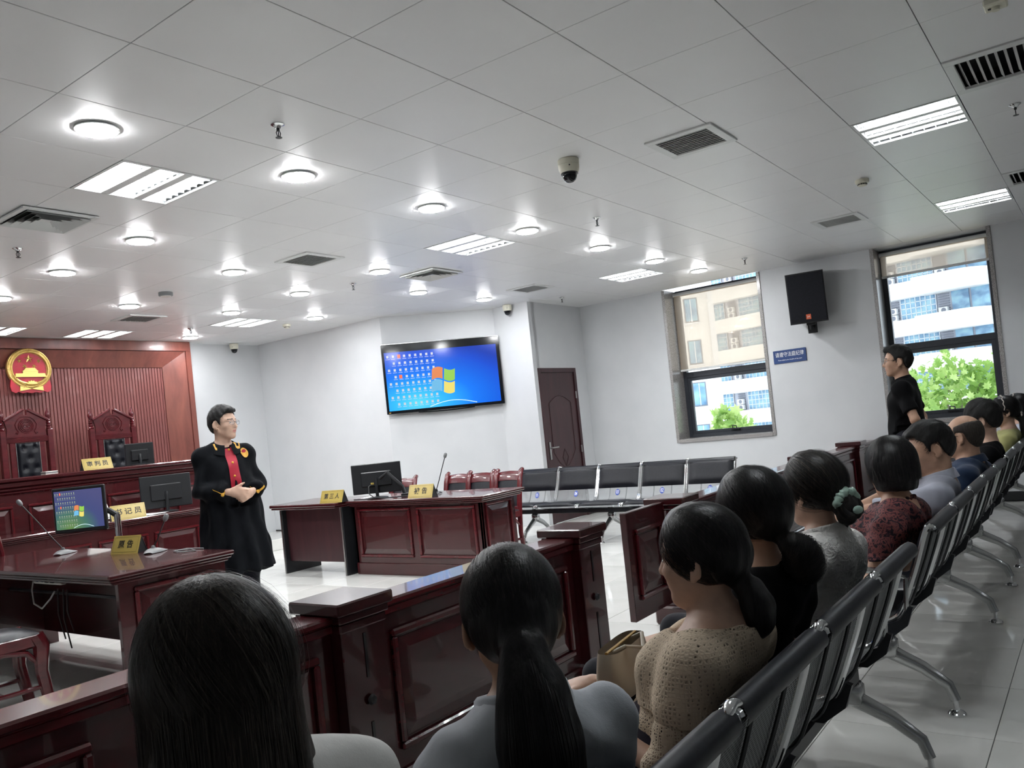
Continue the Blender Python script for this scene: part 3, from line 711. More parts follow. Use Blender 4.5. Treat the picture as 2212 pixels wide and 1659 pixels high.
# ------------------------------------------------------------------ monitors
def monitor(label, loc, rz, w, h, zc, stand='foot', screen=None, tilt=0, back=True):
    """screen faces local -y; loc is the foot on the table, zc the height of the screen centre above it"""
    t = thing('monitor', label, 'monitor', loc, rz, None)
    M = rotm(0,R(tilt)); c = Vector((0,0,zc))
    def O(x,y,z): return c + M@Vector((x,y,z))
    MB().obb(O(0,.014,0),(w,.030,h),M,.006).build('case','black_plastic',t)
    MB().obb(O(0,.036,-.02*h),(w*.62,.026,h*.5),M,.010).build('back_bulge','black_plastic',t)
    MB().add([O(-w/2+.016,-.0012,-h/2+.022),O(w/2-.016,-.0012,-h/2+.022),O(w/2-.016,-.0012,h/2-.016),O(-w/2+.016,-.0012,h/2-.016)],[(0,1,2,3)]).build('screen',screen or 'black_gloss',t,None)
    if stand == 'foot':
        MB().lathe([(.0001,0),(.11,0),(.112,.006),(.09,.012),(.03,.02),(.0001,.02)],(0,.05,0),22).build('foot','black_plastic',t)
        MB().tube([(0,.05,.012),(0,.055,zc*.5),(0,.04,zc)],.018,8).build('neck','black_plastic',t)
    return t
t = monitor('thin black monitor seen from behind, standing upright on the judges bench',(4.99,9.08,1.366),R(180-22),.30,.26,.125,'foot',tilt=-8)
b = MB(); b.ball((.0,.045,.125),(.022,.004,.022),10,6); b.build('maker_badge','chrome',t)
monitor('wide black monitor seen from behind on the clerk desk beside the robed man',(4.93,8.50,.825),R(180-25),.52,.36,.225,'foot')
# ------------------------------------------------------------------ screen image: blue desktop, glowing
m, nt, b = nodes('desktop_blue'); setp(b, col=(0.005,0.01,0.03), rough=0.12, estr=0.8)
sp = N(nt,'ShaderNodeSeparateXYZ'); tc = N(nt,'ShaderNodeUVMap'); nt.links.new(tc.outputs[0], sp.inputs[0])
d1 = N(nt,'ShaderNodeVectorMath',operation='DISTANCE'); d1.inputs[1].default_value = (.26,.10,0); nt.links.new(tc.outputs[0], d1.inputs[0])
r = ramp(nt, [(0,(.10,.62,.86)),(.22,(.03,.42,.90)),(.5,(.006,.16,.78)),(.85,(.004,.06,.55)),(1,(.003,.03,.36))], d1.outputs['Value']); nt.links.new(r.outputs[0], b.inputs['Emission Color'])
m, nt, b = nodes('desktop_faded'); setp(b, col=(0.02,0.03,0.04), rough=0.15, estr=0.38)
tc = N(nt,'ShaderNodeUVMap'); d1 = N(nt,'ShaderNodeVectorMath',operation='DISTANCE'); d1.inputs[1].default_value = (.3,.05,0); nt.links.new(tc.outputs[0], d1.inputs[0])
r = ramp(nt, [(0,(.22,.42,.10)),(.35,(.10,.28,.22)),(.6,(.09,.11,.34)),(1,(.12,.12,.33))], d1.outputs['Value']); nt.links.new(r.outputs[0], b.inputs['Emission Color'])
def emis(name, col, st):
    m, nt, b = nodes(name); setp(b, col=(.01,.012,.015), ecol=col, estr=st, rough=.15); return m
emis('icon_white',(.8,.88,.95),.5); emis('pane_orange',(.95,.30,.10),.55); emis('pane_green',(.38,.75,.10),.55); emis('pane_lightblue',(.20,.60,.95),.55); emis('pane_yellow',(.95,.80,.18),.6); emis('icon_red',(.9,.15,.06),.8); emis('glint',(.7,.92,1.0),1.0)
emis('icon_dim',(.5,.6,.45),.4)
def uv_quad(V, name, mat, parent):
    o = MB().add(V,[(0,1,2,3)]).build(name, mat, parent, None)
    uv = o.data.uv_layers.new(name='UVMap')
    for i, c in enumerate(((0,0),(1,0),(1,1),(0,1))): uv.data[i].uv = c
    return o
def desktop(parent, P, asp, small=False):
    """P(u,v,d): point on the screen, d metres in front of it. Flag of four waving panes, rows of icons, glint along the foot"""
    fx, fy, fw_, fh_ = .505, .47, .205, .20*asp*1.05
    def wv(a, c): return .045*math.sin(2*PI*(a*.9+.02))
    cols = [('pane_orange',0,.47,.53,1),('pane_green',.53,1,.53,1),('pane_lightblue',0,.47,0,.47),('pane_yellow',.53,1,0,.47)]
    for mt, a0,a1,c0,c1 in cols:
        rows = []
        for c in (c0,c1):
            rows.append([P(fx-fw_/2+fw_*a-.045*(1-c)*fw_*2+.02*c*fw_, fy-fh_/2+fh_*c+wv(a,c)*fh_*2-.02, .0012) for a in np.linspace(a0,a1,9)])
        MB().sheet(rows).build('logo_pane',mt,parent,None)
    b = MB(); b2 = MB()
    for rw in range(8):
        for cl in range(9):
            u, v = .028+.049*cl+(.002*rw), .925-.117*rw
            if cl == 0 and rw % 2: continue
            w_, h_ = .019, .042
            b.add([P(u-w_/2,v-h_/2,.001),P(u+w_/2,v-h_/2,.001),P(u+w_/2,v+h_/2,.001),P(u-w_/2,v+h_/2,.001)],[(0,1,2,3)])
            b.add([P(u-.017,v-.047,.001),P(u+.017,v-.047,.001),P(u+.017,v-.040,.001),P(u-.017,v-.040,.001)],[(0,1,2,3)])
    o = b.build('desktop_icons','icon_dim' if small else 'icon_white',parent,None); o['kind'] = 'stuff'
    b = MB()
    for u,v in ((.128,.925),(.128,.575)): b.add([P(u-.013,v-.03,.0014),P(u+.013,v-.03,.0014),P(u+.013,v+.03,.0014),P(u-.013,v+.03,.0014)],[(0,1,2,3)])
    b.build('red_icon','icon_red',parent,None)
    rows = [[P(u, .015+.075*math.sin((u-.36)*7.5)+w_, .0012) for u in np.linspace(.36,.78,17)] for w_ in (0,.009)]
    MB().sheet(rows).build('light_streak','glint',parent,None)

# ------------------------------------------------------------------ wall screen on the angled wall
TV = thing('wall_screen','large flat wall screen glowing with a blue computer desktop','television',(8.31,7.25,2.15),0,None)
_d = Vector((8.87-7.75,6.72-7.78,0)).normalized(); TV.rotation_euler = (0,0,math.atan2(_d.y,_d.x))
_TW, _TH = 1.585, .925
MB().box(-_TW/2,_TW/2,-.085,-.045,-_TH/2,_TH/2,.004).build('case','black_gloss',TV,None)
MB().box(-.5,.5,-.045,-.0,-.25,.25,.004).build('wall_mount','dark_metal',TV,None)
b = MB(); b.box(-_TW/2-.004,_TW/2+.004,-.088,-.05,_TH/2,_TH/2+.010,.002); b.box(-_TW/2-.004,-_TW/2,-.088,-.05,-_TH/2,_TH/2,.0015); b.box(_TW/2,_TW/2+.004,-.088,-.05,-_TH/2,_TH/2,.0015); b.build('metal_edge','polished_aluminium',TV,None)
_su0,_su1,_sv0,_sv1 = -_TW/2+.03,_TW/2-.045,-_TH/2+.04,_TH/2-.105
P = lambda u,v,d: Vector((_su0+(_su1-_su0)*u, -.0855-d, _sv0+(_sv1-_sv0)*v))
SCR = uv_quad([P(0,0,0),P(1,0,0),P(1,1,0),P(0,1,0)],'screen','desktop_blue',TV)
desktop(SCR, P, (_su1-_su0)/(_sv1-_sv0))
MB().tube([(x,-.075,-_TH/2-.004-.012*math.sin(PI*(x+.38)/.76)) for x in np.linspace(-.38,.38,13)],.008,6).build('speaker_lip','black_gloss',TV)
MB().box(-_TW/2+.022,-_TW/2+.05,-.0862,-.085,-_TH/2+.012,-_TH/2+.024).build('badge','gold_flat',TV,None)

# ------------------------------------------------------------------ loudspeaker and notice on the window wall
t = thing('wall_loudspeaker','black wall loudspeaker on a bracket between the two windows','loudspeaker',(10.0,2.81,2.24),R(-90+8),None,rot=(R(7),0,R(-90+10)))
MB().prism([(-.215,-.16),(.215,-.16),(.165,.16),(-.165,.16)],0,.60).build('cabinet','black_plastic',t,None)
MB().box(-.205,.205,-.172,-.160,.015,.585,.006).build('grille','black_leather',t)
MB().box(-.028,.028,-.175,-.171,.045,.105,.002).build('badge','orange_badge',t,None)
text_mesh('JH',.03,'print_white','badge_letters',t,(0,-.1755,.075),(R(90),0,0))
b = MB(); b.box(-.05,.05,-.02,.06,-.035,.0,.006); b.cyl((0,.02,-.03),(0,.02,-.09),.022); b.tube([(0,.02,-.07),(0,.12,-.075)],.02,8); b.box(-.055,.055,.115,.13,-.14,-.01,.004); b.build('bracket','black_plastic',t)
t = thing('court_notice','blue wall sign asking to obey court discipline, below the loudspeaker','sign',(WX-.006,3.165,1.88),R(-90))
MB().box(-.205,.205,-.006,.006,-.082,.082,.003).build('plate','sign_blue',t,None)
text_mesh('请遵守法庭纪律',.064,'print_white','chinese_line',t,(0,-.0068,.022),(R(90),0,0),sx=.80)
text_mesh('Please abide by the discipline of the court',.0215,'print_white','english_line',t,(0,-.0068,-.042),(R(90),0,0),sx=.82)

# ------------------------------------------------------------------ party desks
DK = thing('defendant_desk','glossy mahogany desk with raised panels, holding the 被告 name plate','desk',(5.78,4.75,0))
b = MB(); b.box(0,.03,.0,1.72,.0,.70,.003); b.box(0,.52,0,.03,0,.70,.003); b.box(0,.52,1.69,1.72,0,.70,.003); b.build('body','mahogany',DK,None)
moulded_top(DK,-.09,.58,-.1,1.73,.77)
MB().box(-.015,.0,-.015,1.72,0,.12,.005).build('plinth','mahogany',DK,None); MB().box(.0,.53,-.015,0,0,.12,.005).build('plinth','mahogany',DK,None)
for k in range(2): raised_panel(DK,.74,.50,MLf,(0,.44+.83*k,.43))
raised_panel(DK,.40,.52,MF,(.26,0,.43))
DT = thing('third_party_desk','plain dark desk with steel-edged legs joined to the left of the defendant desk','desk',(5.62,6.50,0))
b = MB(); b.box(-.05,.60,0,1.08,.735,.77,.008); b.box(-.035,.585,.015,1.065,.715,.735,.005); b.build('table_top','mahogany',DT,None)
MB().box(.12,.14,.05,1.03,.13,.715,.003).build('modesty_panel','wood_door',DT,None)
for y in (.015,1.0):
    g = MB().box(.06,.54,y+.01,y+.042,0,.715,.004).build('side_leg','black_plastic',DT,None)
    MB().box(.052,.06,y+.018,y+.036,0,.715).build('steel_edge','brushed_steel',g,None)
PD = thing('plaintiff_desk','near mahogany desk at left with open kneehole, holding the 原告 name plate','desk',(2.36,4.70,0))
b = MB(); b.box(.02,.72,.0,.035,0,.70,.003); b.box(.02,.72,2.4,2.435,0,.70,.003); b.box(.62,.655,.035,2.4,.12,.70,.003); b.build('body','mahogany',PD,None)
moulded_top(PD,-.06,.76,-.06,2.46,.76)
raised_panel(PD,.52,.50,MF,(.37,0,.41))
MB().tube([(.40,.04,.50),(.40,2.4,.50)],.012,8).build('footrail','dark_metal',PD)

# chairs of red lacquered wood with dark leather
def litigant_chair_data():
    D = {}; H = .166
    D['seat'] = MB().sheet([[(x, y, .455+.040*(1-(abs(x)/.185)**4)*(1-(abs(y-.02)/.235)**4)) for x in np.linspace(-.182,.182,11)] for y in np.linspace(-.20,.24,11)]).data('seat','black_leather',80)
    b = MB()
    for s in (-1,1): b.box(*sorted((s*(H-.02),s*(H+.02))),-.20,.24,.385,.458,.008)
    b.box(-H,H,.205,.245,.385,.458,.008); b.box(-H,H,-.21,-.18,.385,.458,.008); D['seat_frame'] = b.data('seat_frame','mahogany_chair',None)
    def leg(s, front):
        if front: return MB().tube([(s*H,.215,.45),(s*(H+.006),.240,.39),(s*(H+.002),.232,.24),(s*H,.270,.0)],[.044,.046,.036,.032],8,flat=(.75,1))
        return MB().tube([(s*H,-.21,.0),(s*H,-.18,.22),(s*H,-.195,.45),(s*H,-.225,.64),(s*H,-.262,.80),(s*H,-.292,.875),(s*H,-.318,.892),(s*H,-.334,.878)],[.024,.026,.030,.030,.029,.028,.026,.014],10,flat=(1.1,.75))
    for s in (-1,1): D['leg',s,1] = leg(s,True).data('leg','mahogany_chair'); D['leg',s,0] = leg(s,False).data('back_post','mahogany_chair')
    yb = lambda z: -.195-.115*max(0,(z-.5)/.36)**1.25
    D['back_panel'] = MB().sheet([[(x,yb(z)+.012*(1-(x/.152)**4), z) for x in np.linspace(-.152,.152,9)] for z in np.linspace(.49,.775,9)]).data('back_panel','black_leather',80)
    b = MB(); rows = [[(x,yb(z)+o,z+.012*(1-(x/.152)**2)) for x in np.linspace(-.152,.152,7)] for z,o in ((.77,-.018),(.77,.014),(.81,.016),(.855,.012),(.866,-.004),(.855,-.02),(.77,-.018))]
    D['crest_rail'] = b.sheet(rows).data('crest_rail','mahogany_chair',50)
    D['back_board'] = MB().sheet([[(x,yb(z)-.014,z) for x in np.linspace(-.152,.152,5)] for z in np.linspace(.47,.79,7)]).data('back_board','mahogany_chair',80)
    D['lower_rail'] = MB().box(-.152,.152,-.212,-.18,.455,.50,.004).data('lower_rail','mahogany_chair',None)
    for s in (-1,1):
        D['arch',s] = MB().tube([(s*H,-.17,.30),(s*H,-.10,.365),(s*H,.04,.385),(s*H,.16,.36),(s*H,.225,.28)],[.012,.018,.02,.018,.012],8).data('arched_apron','mahogany_chair')
        D['str',s] = MB().tube([(s*H,.235,.15),(s*H,-.19,.15)],.014,6).data('stretcher','mahogany_chair')
    D['cross'] = MB().tube([(-H,.03,.15),(H,.03,.15)],.013,6).data('stretcher','mahogany_chair')
    return D
_LC = litigant_chair_data()
def litigant_chair(label, loc, rz, s=1.0):
    t = thing('litigant_chair', label, 'chair', loc, rz, 'red lacquered leather chairs'); t.scale = (s,s,s)
    for k, me in _LC.items(): link(me.name.split('.')[0], me, t)
    return t
litigant_chair('red lacquered chair behind the defendant desk, rightmost of the three in a row',(6.85,5.42,0),R(90))
litigant_chair('red lacquered chair behind the defendant desk, middle of the three in a row',(6.85,5.80,0),R(92))
litigant_chair('red lacquered chair behind the defendant desk, leftmost of the three in a row',(6.88,6.18,0),R(90))
litigant_chair('red lacquered chair half hidden behind the monitor on the defendant desk',(6.72,6.85,0),R(100))
litigant_chair('red lacquered chair at the lower left, pushed to the plaintiff desk',(1.89,5.30,0),R(-93))
litigant_chair('red lacquered chair behind the plaintiff desk, left of its screen',(2.92,7.62,.0),R(-60),1.22)

# name plates, monitors and microphones on the party desks
name_plate('第三人','brass name plate 第三人 on the plain dark desk',(5.67,6.62,.77),R(-90+5),.31,.135,.062,1.5)
name_plate('被告','brass name plate 被告 on the defendant desk beside the microphone',(5.78,5.46,.77),R(-90+6),.29,.135,.068,1.7)
name_plate('原告','brass name plate 原告 on the plaintiff desk, mirrored in its glossy top',(2.97,5.66,.76),R(-90+14),.25,.13,.06,1.7)
t = monitor('black monitor seen from behind on an arm at the defendant desk',(5.93,6.22,.77),R(180-58),.52,.31,.205,'foot',tilt=0)
# articulated arm and cables behind it
b = MB(); b.tube([(-.30,.10,.0),(-.28,.10,.10),(-.14,.12,.26),(-.05,.075,.20)],[.022,.02,.018,.018],8); b.box(-.335,-.265,.06,.14,.0,.03,.006); b.build('monitor_arm','black_plastic',t)
t = thing('microphone_cable','tangle of black cable with a yellow plug in front of the defendant desk monitor','cable',(5.80,6.15,.77))
MB().tube([(-.05,.25,.008),(-.09,.05,.01),(.0,-.05,.012),(-.04,-.2,.01),(.03,-.36,.012),(.10,-.5,.01)],.006,6).build('loop','cable_black',t)
MB().tube([(-.02,-.03,.01),(-.05,.02,.06),(-.01,.06,.13),(.03,.05,.15)],.005,6).build('riser','cable_black',t); MB().box(.022,.052,.04,.06,.145,.165,.003).build('yellow_plug','brass_plate',t,None)
def gooseneck(label, loc, rz, tipx, tipz, basemat='grey_plastic', size=1.0):
    t = thing('gooseneck_microphone', label, 'microphone', loc, rz, None)
    b = MB(); rows = []
    for u in np.linspace(-1,1,9):
        wv_ = .062*(1-.55*max(0,-u)**1.5)*size
        rows.append([(wv_*math.cos(a), .085*u*size, .004+.030*size*math.sin(a)*(1-.75*abs(u)**1.5)) for a in np.linspace(PI,0,9)])
    b.sheet(rows).build('base', basemat, t, 60)
    MB().lathe([(.014,.02),(.014,.04),(.009,.05),(.0001,.05)],(0,.0,0),12).build('socket',basemat,t)
    n = MB().tube([(0,0,.04),(tipx*.3,0,tipz*.36),(tipx*.66,0,tipz*.7),(tipx,0,tipz)],.0045,8).build('gooseneck','dark_metal',t)
    d = Vector((tipx,0,tipz)).normalized()
    MB().lathe([(.0001,-.028),(.011,-.024),(.017,-.008),(.017,.012),(.012,.024),(.0001,.029)],(tipx*1.04,0,tipz*1.04),14,frame3(d.orthogonal(),d.cross(d.orthogonal()))).build('foam_head','grey_plastic',t)
    return t
gooseneck('grey gooseneck microphone left of the small screen on the plaintiff desk',(2.88,6.44,.76),R(-54),-.28,.40)
gooseneck('grey gooseneck microphone right of the 原告 name plate',(2.98,5.36,.76),R(-54),.10,.22)
gooseneck('tall dark gooseneck microphone on the defendant desk',(6.05,5.52,.77),R(-60),.12,.36,'black_plastic',.8)
t = thing('microphone_lead','looped grey microphone lead lying on the plaintiff desk','cable',(3.02,5.05,.76))
MB().tube([(.0,.12,.006),(.06,.02,.008),(.02,-.1,.006),(-.05,-.05,.008),(-.02,.1,.006),(.08,.1,.008),(.10,-.06,.006)],.004,6).build('lead','grey_plastic',t)
# small 5:4 screen on a chrome post at the plaintiff desk
t = monitor('small screen with a faded desktop picture on the plaintiff desk',(2.825,6.015,.76),R(-54),.375,.325,.335,None,'black_gloss')
c = Vector((0,0,.335)); P = lambda u,v,d: c+Vector((-.171+.342*u,-.0014-d,-.135+.275*v))
S2 = uv_quad([P(0,0,0),P(1,0,0),P(1,1,0),P(0,1,0)],'screen_picture','desktop_faded',t); desktop(S2,P,1.24,True)
MB().box(-.008,.008,-.003,0,-.157,-.145).build('maker_badge','chrome',t,None)
b = MB(); b.tube([(.02,.04,.33),(.17,.08,.30),(.235,.06,.26)],.022,8); b.build('swing_arm','black_plastic',t)
b = MB(); b.tube([(.235,.06,.0),(.235,.06,.27)],.022,12); b.lathe([(.0001,0),(.045,0),(.045,.012),(.024,.02)],(.235,.06,0),14); b.build('chrome_post','chrome',t)
# things on the clerk desk and elsewhere
t = thing('paper_stack','loose white papers on the clerk desk beside the name plate','papers',(4.66,8.42,.825),R(12))
for k,(dx,dy,a) in enumerate(((0,0,0),(.01,.012,.1),(-.012,.006,-.08),(.02,-.01,.22))): MB().box(-.105,.105,-.148,.148,.002*k,.002*k+.0018).build('sheet','paper',t,None,(dx,dy,0),(0,0,a))
t = thing('open_binder','white document folder leaning behind the clerk name plate','folder',(4.20,8.56,.825),R(8))
MB().obb((0,0,.10),(.26,.02,.20),rotm(0,R(-25)),.003).build('cover','paper',t,None); MB().obb((0,-.012,.11),(.24,.008,.17),rotm(0,R(-25)),.001).build('pages','white_plastic',t,None)
t = thing('power_strip','white power strip with plugs hung inside the plaintiff desk kneehole','power strip',(2.73,6.36,.600),R(90))
MB().box(-.21,.21,-.025,.02,-.03,.03,.006).build('strip','white_plastic',t,None)
for k in range(4): MB().box(.13-.085*k,.17-.085*k,.018,.024+.012*(k > 1),-.014,.016,.003).build('socket','sign_blue' if k < 2 else 'black_plastic',t,None)
MB().tube([(.21,0,0),(.26,.0,-.02),(.25,.02,-.08),(.16,.05,-.17),(.04,.05,-.20),(-.06,.03,-.13),(-.07,0,-.08)],.006,6).build('white_cord','cable_white',t)
for k,(x,l) in enumerate(((-.12,.36),(-.2,.42),(-.26,.3))): MB().tube([(x,0,-.06),(x-.02,.02,-.06-l*.5),(x-.05,.0,-.06-l)],.005,6).build('hanging_cord','cable_black',t)
t = thing('disc_stack','pale stack of slim cases at the foot of the left judge chair','cases',(4.06,9.22,1.366),R(5))
for k in range(3): MB().box(-.065,.065,-.05,.05,.012*k,.012*k+.010,.002).build('case','white_plastic' if k != 1 else 'grey_plastic',t,None)
t = thing('bench_microphone','thin tilted microphone at the right end of the judges bench','microphone',(5.72,9.1,1.366),0)
MB().tube([(0,0,0),(.07,.0,.10),(.12,0,.15)],.005,6).build('stem','grey_plastic',t); MB().lathe([(.0001,0),(.03,0),(.03,.012),(.0001,.016)],(0,0,0),12).build('foot','black_plastic',t)
# ------------------------------------------------------------------ gallery rail: posts, panelled sections, gate leaf
RY0, RY1 = 2.27, 2.43
def rail_post(label, x, slots=True):
    t = thing('rail_post', label, 'post', (x,2.35,0), 0, 'mahogany gallery rail posts')
    MB().box(-.105,.105,-.105,.105,.0,.745,.004).build('shaft','mahogany',t,None)
    MB().box(-.135,.135,-.135,.135,.0,.12,.012).build('plinth','mahogany',t,None)
    b = MB(); b.box(-.112,.112,-.112,.112,.70,.735,.006); b.box(-.120,.120,-.120,.120,.735,.765,.005); b.box(-.135,.135,-.135,.135,.765,.81,.006); b.build('cap','mahogany',t,None)
    if slots:
        for M, c in ((MF,(.0,-.105)),(MRt,(.105,.0))):
            for z0,z1 in ((.52,.68),(.14,.36)): MB().obb(Vector((c[0],c[1],(z0+z1)/2))+M@Vector((0,0,.001)),(.012,z1-z0,.004),M).build('bolt_slot','black_gloss',t,None)
            MB().lathe([(.0001,.022),(.014,.02),(.02,.01),(.012,.0)],Vector((c[0],c[1],.44)),12,M).build('bolt_knob','dark_metal',t)
    return t
def rail_section(label, x0, x1, n):
    t = thing('rail_section', label, 'railing', ((x0+x1)/2,2.35,0), 0, 'mahogany gallery rail sections')
    h = (x1-x0)/2
    MB().box(-h,h,-.05,.05,.0,.70,.003).build('body','mahogany',t,None)
    b = MB(); b.box(-h,h,-.085,.085,.735,.765,.008); b.box(-h,h,-.068,.068,.70,.735,.006); b.build('top_rail','mahogany_red',t,None)
    MB().box(-h,h,-.07,.07,0,.11,.010).build('plinth','mahogany',t,None)
    w = 2*h/n
    for k in range(n):
        for M, y in ((MF,-.05),(frame3((-1,0,0),(0,0,1)),.05)): raised_panel(t, w-.14, .46, M, (-h+w*(k+.5),y,.41))
    return t
rail_section('gallery rail section at the lower left, in front of the plaintiff chair',-1.20,1.895,4)
rail_post('gallery rail post between the two nearest women',2.0)
rail_section('gallery rail section behind the ponytailed woman in pale grey',2.105,3.485,1)
rail_post('gallery rail post at the left side of the gate opening',3.59)
rail_post('gallery rail post that carries the gate leaf',4.80)
rail_section('gallery rail section hidden mostly by the woman in black',4.905,6.155,1)
rail_post('gallery rail post behind the woman in the white blouse',6.26,False)
rail_section('gallery rail section right of the green scrunchie, lit from the windows',6.365,7.615,1)
rail_post('gallery rail post in front of the woman with bobbed hair',7.72,False)
rail_section('last gallery rail section before the standing man',7.825,9.275,1)
rail_post('last gallery rail post, beside the standing man in black',9.38,False)
rail_section('short gallery rail end meeting the window wall',9.485,10.185,1)
g = thing('gate_leaf','swinging mahogany gate leaf with a recessed panel, hung clear of the floor','gate',(4.66,2.36,.15))
MB().box(-.50,0,-.022,.022,0,.64,.004).build('leaf','mahogany',g,None)
raised_panel(g,.34,.42,MF,(-.25,-.022,.32)); raised_panel(g,.34,.42,frame3((-1,0,0),(0,0,1)),(-.25,.022,.32))
for z in (.1,.54): MB().cyl((.008,-.02,z-.04),(.008,-.02,z+.04),.009).build('hinge','brushed_steel',g)

# ------------------------------------------------------------------ linked airport-style benches
PROF = [(-.030,.775),(-.028,.798),(-.008,.802),(.006,.775),(.022,.73),(.045,.66),(.075,.58),(.105,.505),(.130,.455),(.160,.430),(.21,.418),(.30,.418),(.42,.426),(.50,.432),(.545,.425),(.565,.402)]
def smooth_path(P, n):
    P = [Vector((0,a,b)) for a,b in P]; out = []
    for i in range(len(P)-1):
        p0, p1, p2, p3 = P[max(i-1,0)], P[i], P[i+1], P[min(i+2,len(P)-1)]
        for k in range(n):
            t = k/n; out.append(.5*((2*p1)+(p2-p0)*t+(2*p0-5*p1+4*p2-p3)*t*t+(3*p1-p0-3*p2+p3)*t**3))
    out.append(P[-1]); return out
SP = smooth_path(PROF, 3)
def norm_at(i):
    a = SP[max(i-1,0)]; b = SP[min(i+1,len(SP)-1)]; d = (b-a).normalized(); return Vector((0,-d.z,d.y)) if True else None
def shell_mesh(w):
    b = MB(); rows = [[(x,p.y,p.z) for x in (-w/2,-w/4,0,w/4,w/2)] for p in SP]; b.sheet(rows)
    me = b.data('shell','perforated_steel',60); uv = me.uv_layers.new(name='UVMap'); L = [0]
    for i in range(1,len(SP)): L.append(L[-1]+(SP[i]-SP[i-1]).length)
    for lp in me.loops:
        vi = lp.vertex_index; uv.data[lp.index].uv = (me.vertices[vi].co.x, L[vi//5])
    return me
def pad_mesh(w, i0, i1, th, name):
    """upholstered pad following the shell on its sitting side between two profile indices"""
    rows = []; n = 11; idx = list(range(i0,i1+1))
    for a, i in enumerate(idx):
        nn = norm_at(i); e = min(1, a/2, (len(idx)-1-a)/2)
        if nn.y < 0 and nn.z < 0: nn = -nn
        row = []
        for x in np.linspace(-w/2,w/2,n):
            ex = min(1,(w/2-abs(x))/.03); row.append(SP[i] + nn*(.002+th*(max(0,e)**.5)*(max(0,ex)**.5)) + Vector((x,0,0)))
        rows.append(row)
    return MB().sheet(rows).data(name,'black_leather',80)
def back_roll(w):
    rows = []
    pts = [(-.030,.764),(-.040,.772),(-.045,.786),(-.038,.806),(-.014,.817),(.010,.804),(.024,.78)]
    for y,z in pts: rows.append([(x,y,z) for x in np.linspace(-w/2,w/2,7)])
    return MB().sheet(rows).data('top_roll','black_leather',80)
def bench_data(pitch):
    w = pitch-.022; D = {}
    D['shell'] = shell_mesh(w-.01)
    D['back_pad'] = pad_mesh(w-.03, 8, 19, .022, 'back_pad')
    D['seat_pad'] = pad_mesh(w-.03, 29, len(SP)-3, .022, 'seat_pad')
    D['top_roll'] = back_roll(w-.012)
    for s in (-1,1): D['side_frame',s] = MB().tube([(s*w/2,p.y,p.z) for p in SP[2:]],.011,8).data('side_frame','chrome')
    b = MB()
    for x in (-w*.22,w*.22): b.tube([(x,p.y-.008,p.z-.004) for p in SP[9:28]],.005,6)
    D['back_ribs'] = None
    D['rib0'] = MB().tube([(-w*.2,p.y-.008,p.z-.004) for p in SP[10:28]],.006,6).data('back_rib','dark_metal')
    D['rib1'] = MB().tube([(w*.2,p.y-.008,p.z-.004) for p in SP[10:28]],.006,6).data('back_rib','dark_metal')
    D['bracket'] = MB().prism([(.17,.355),(.33,.355),(.42,.385),(.50,.418),(.40,.414),(.20,.406),(.13,.43),(.09,.485),(.075,.48),(.10,.41)],-.012,.012,frame3((0,1,0),(0,0,1))).data('seat_bracket','beam_black',None)
    return D
_BD = {}
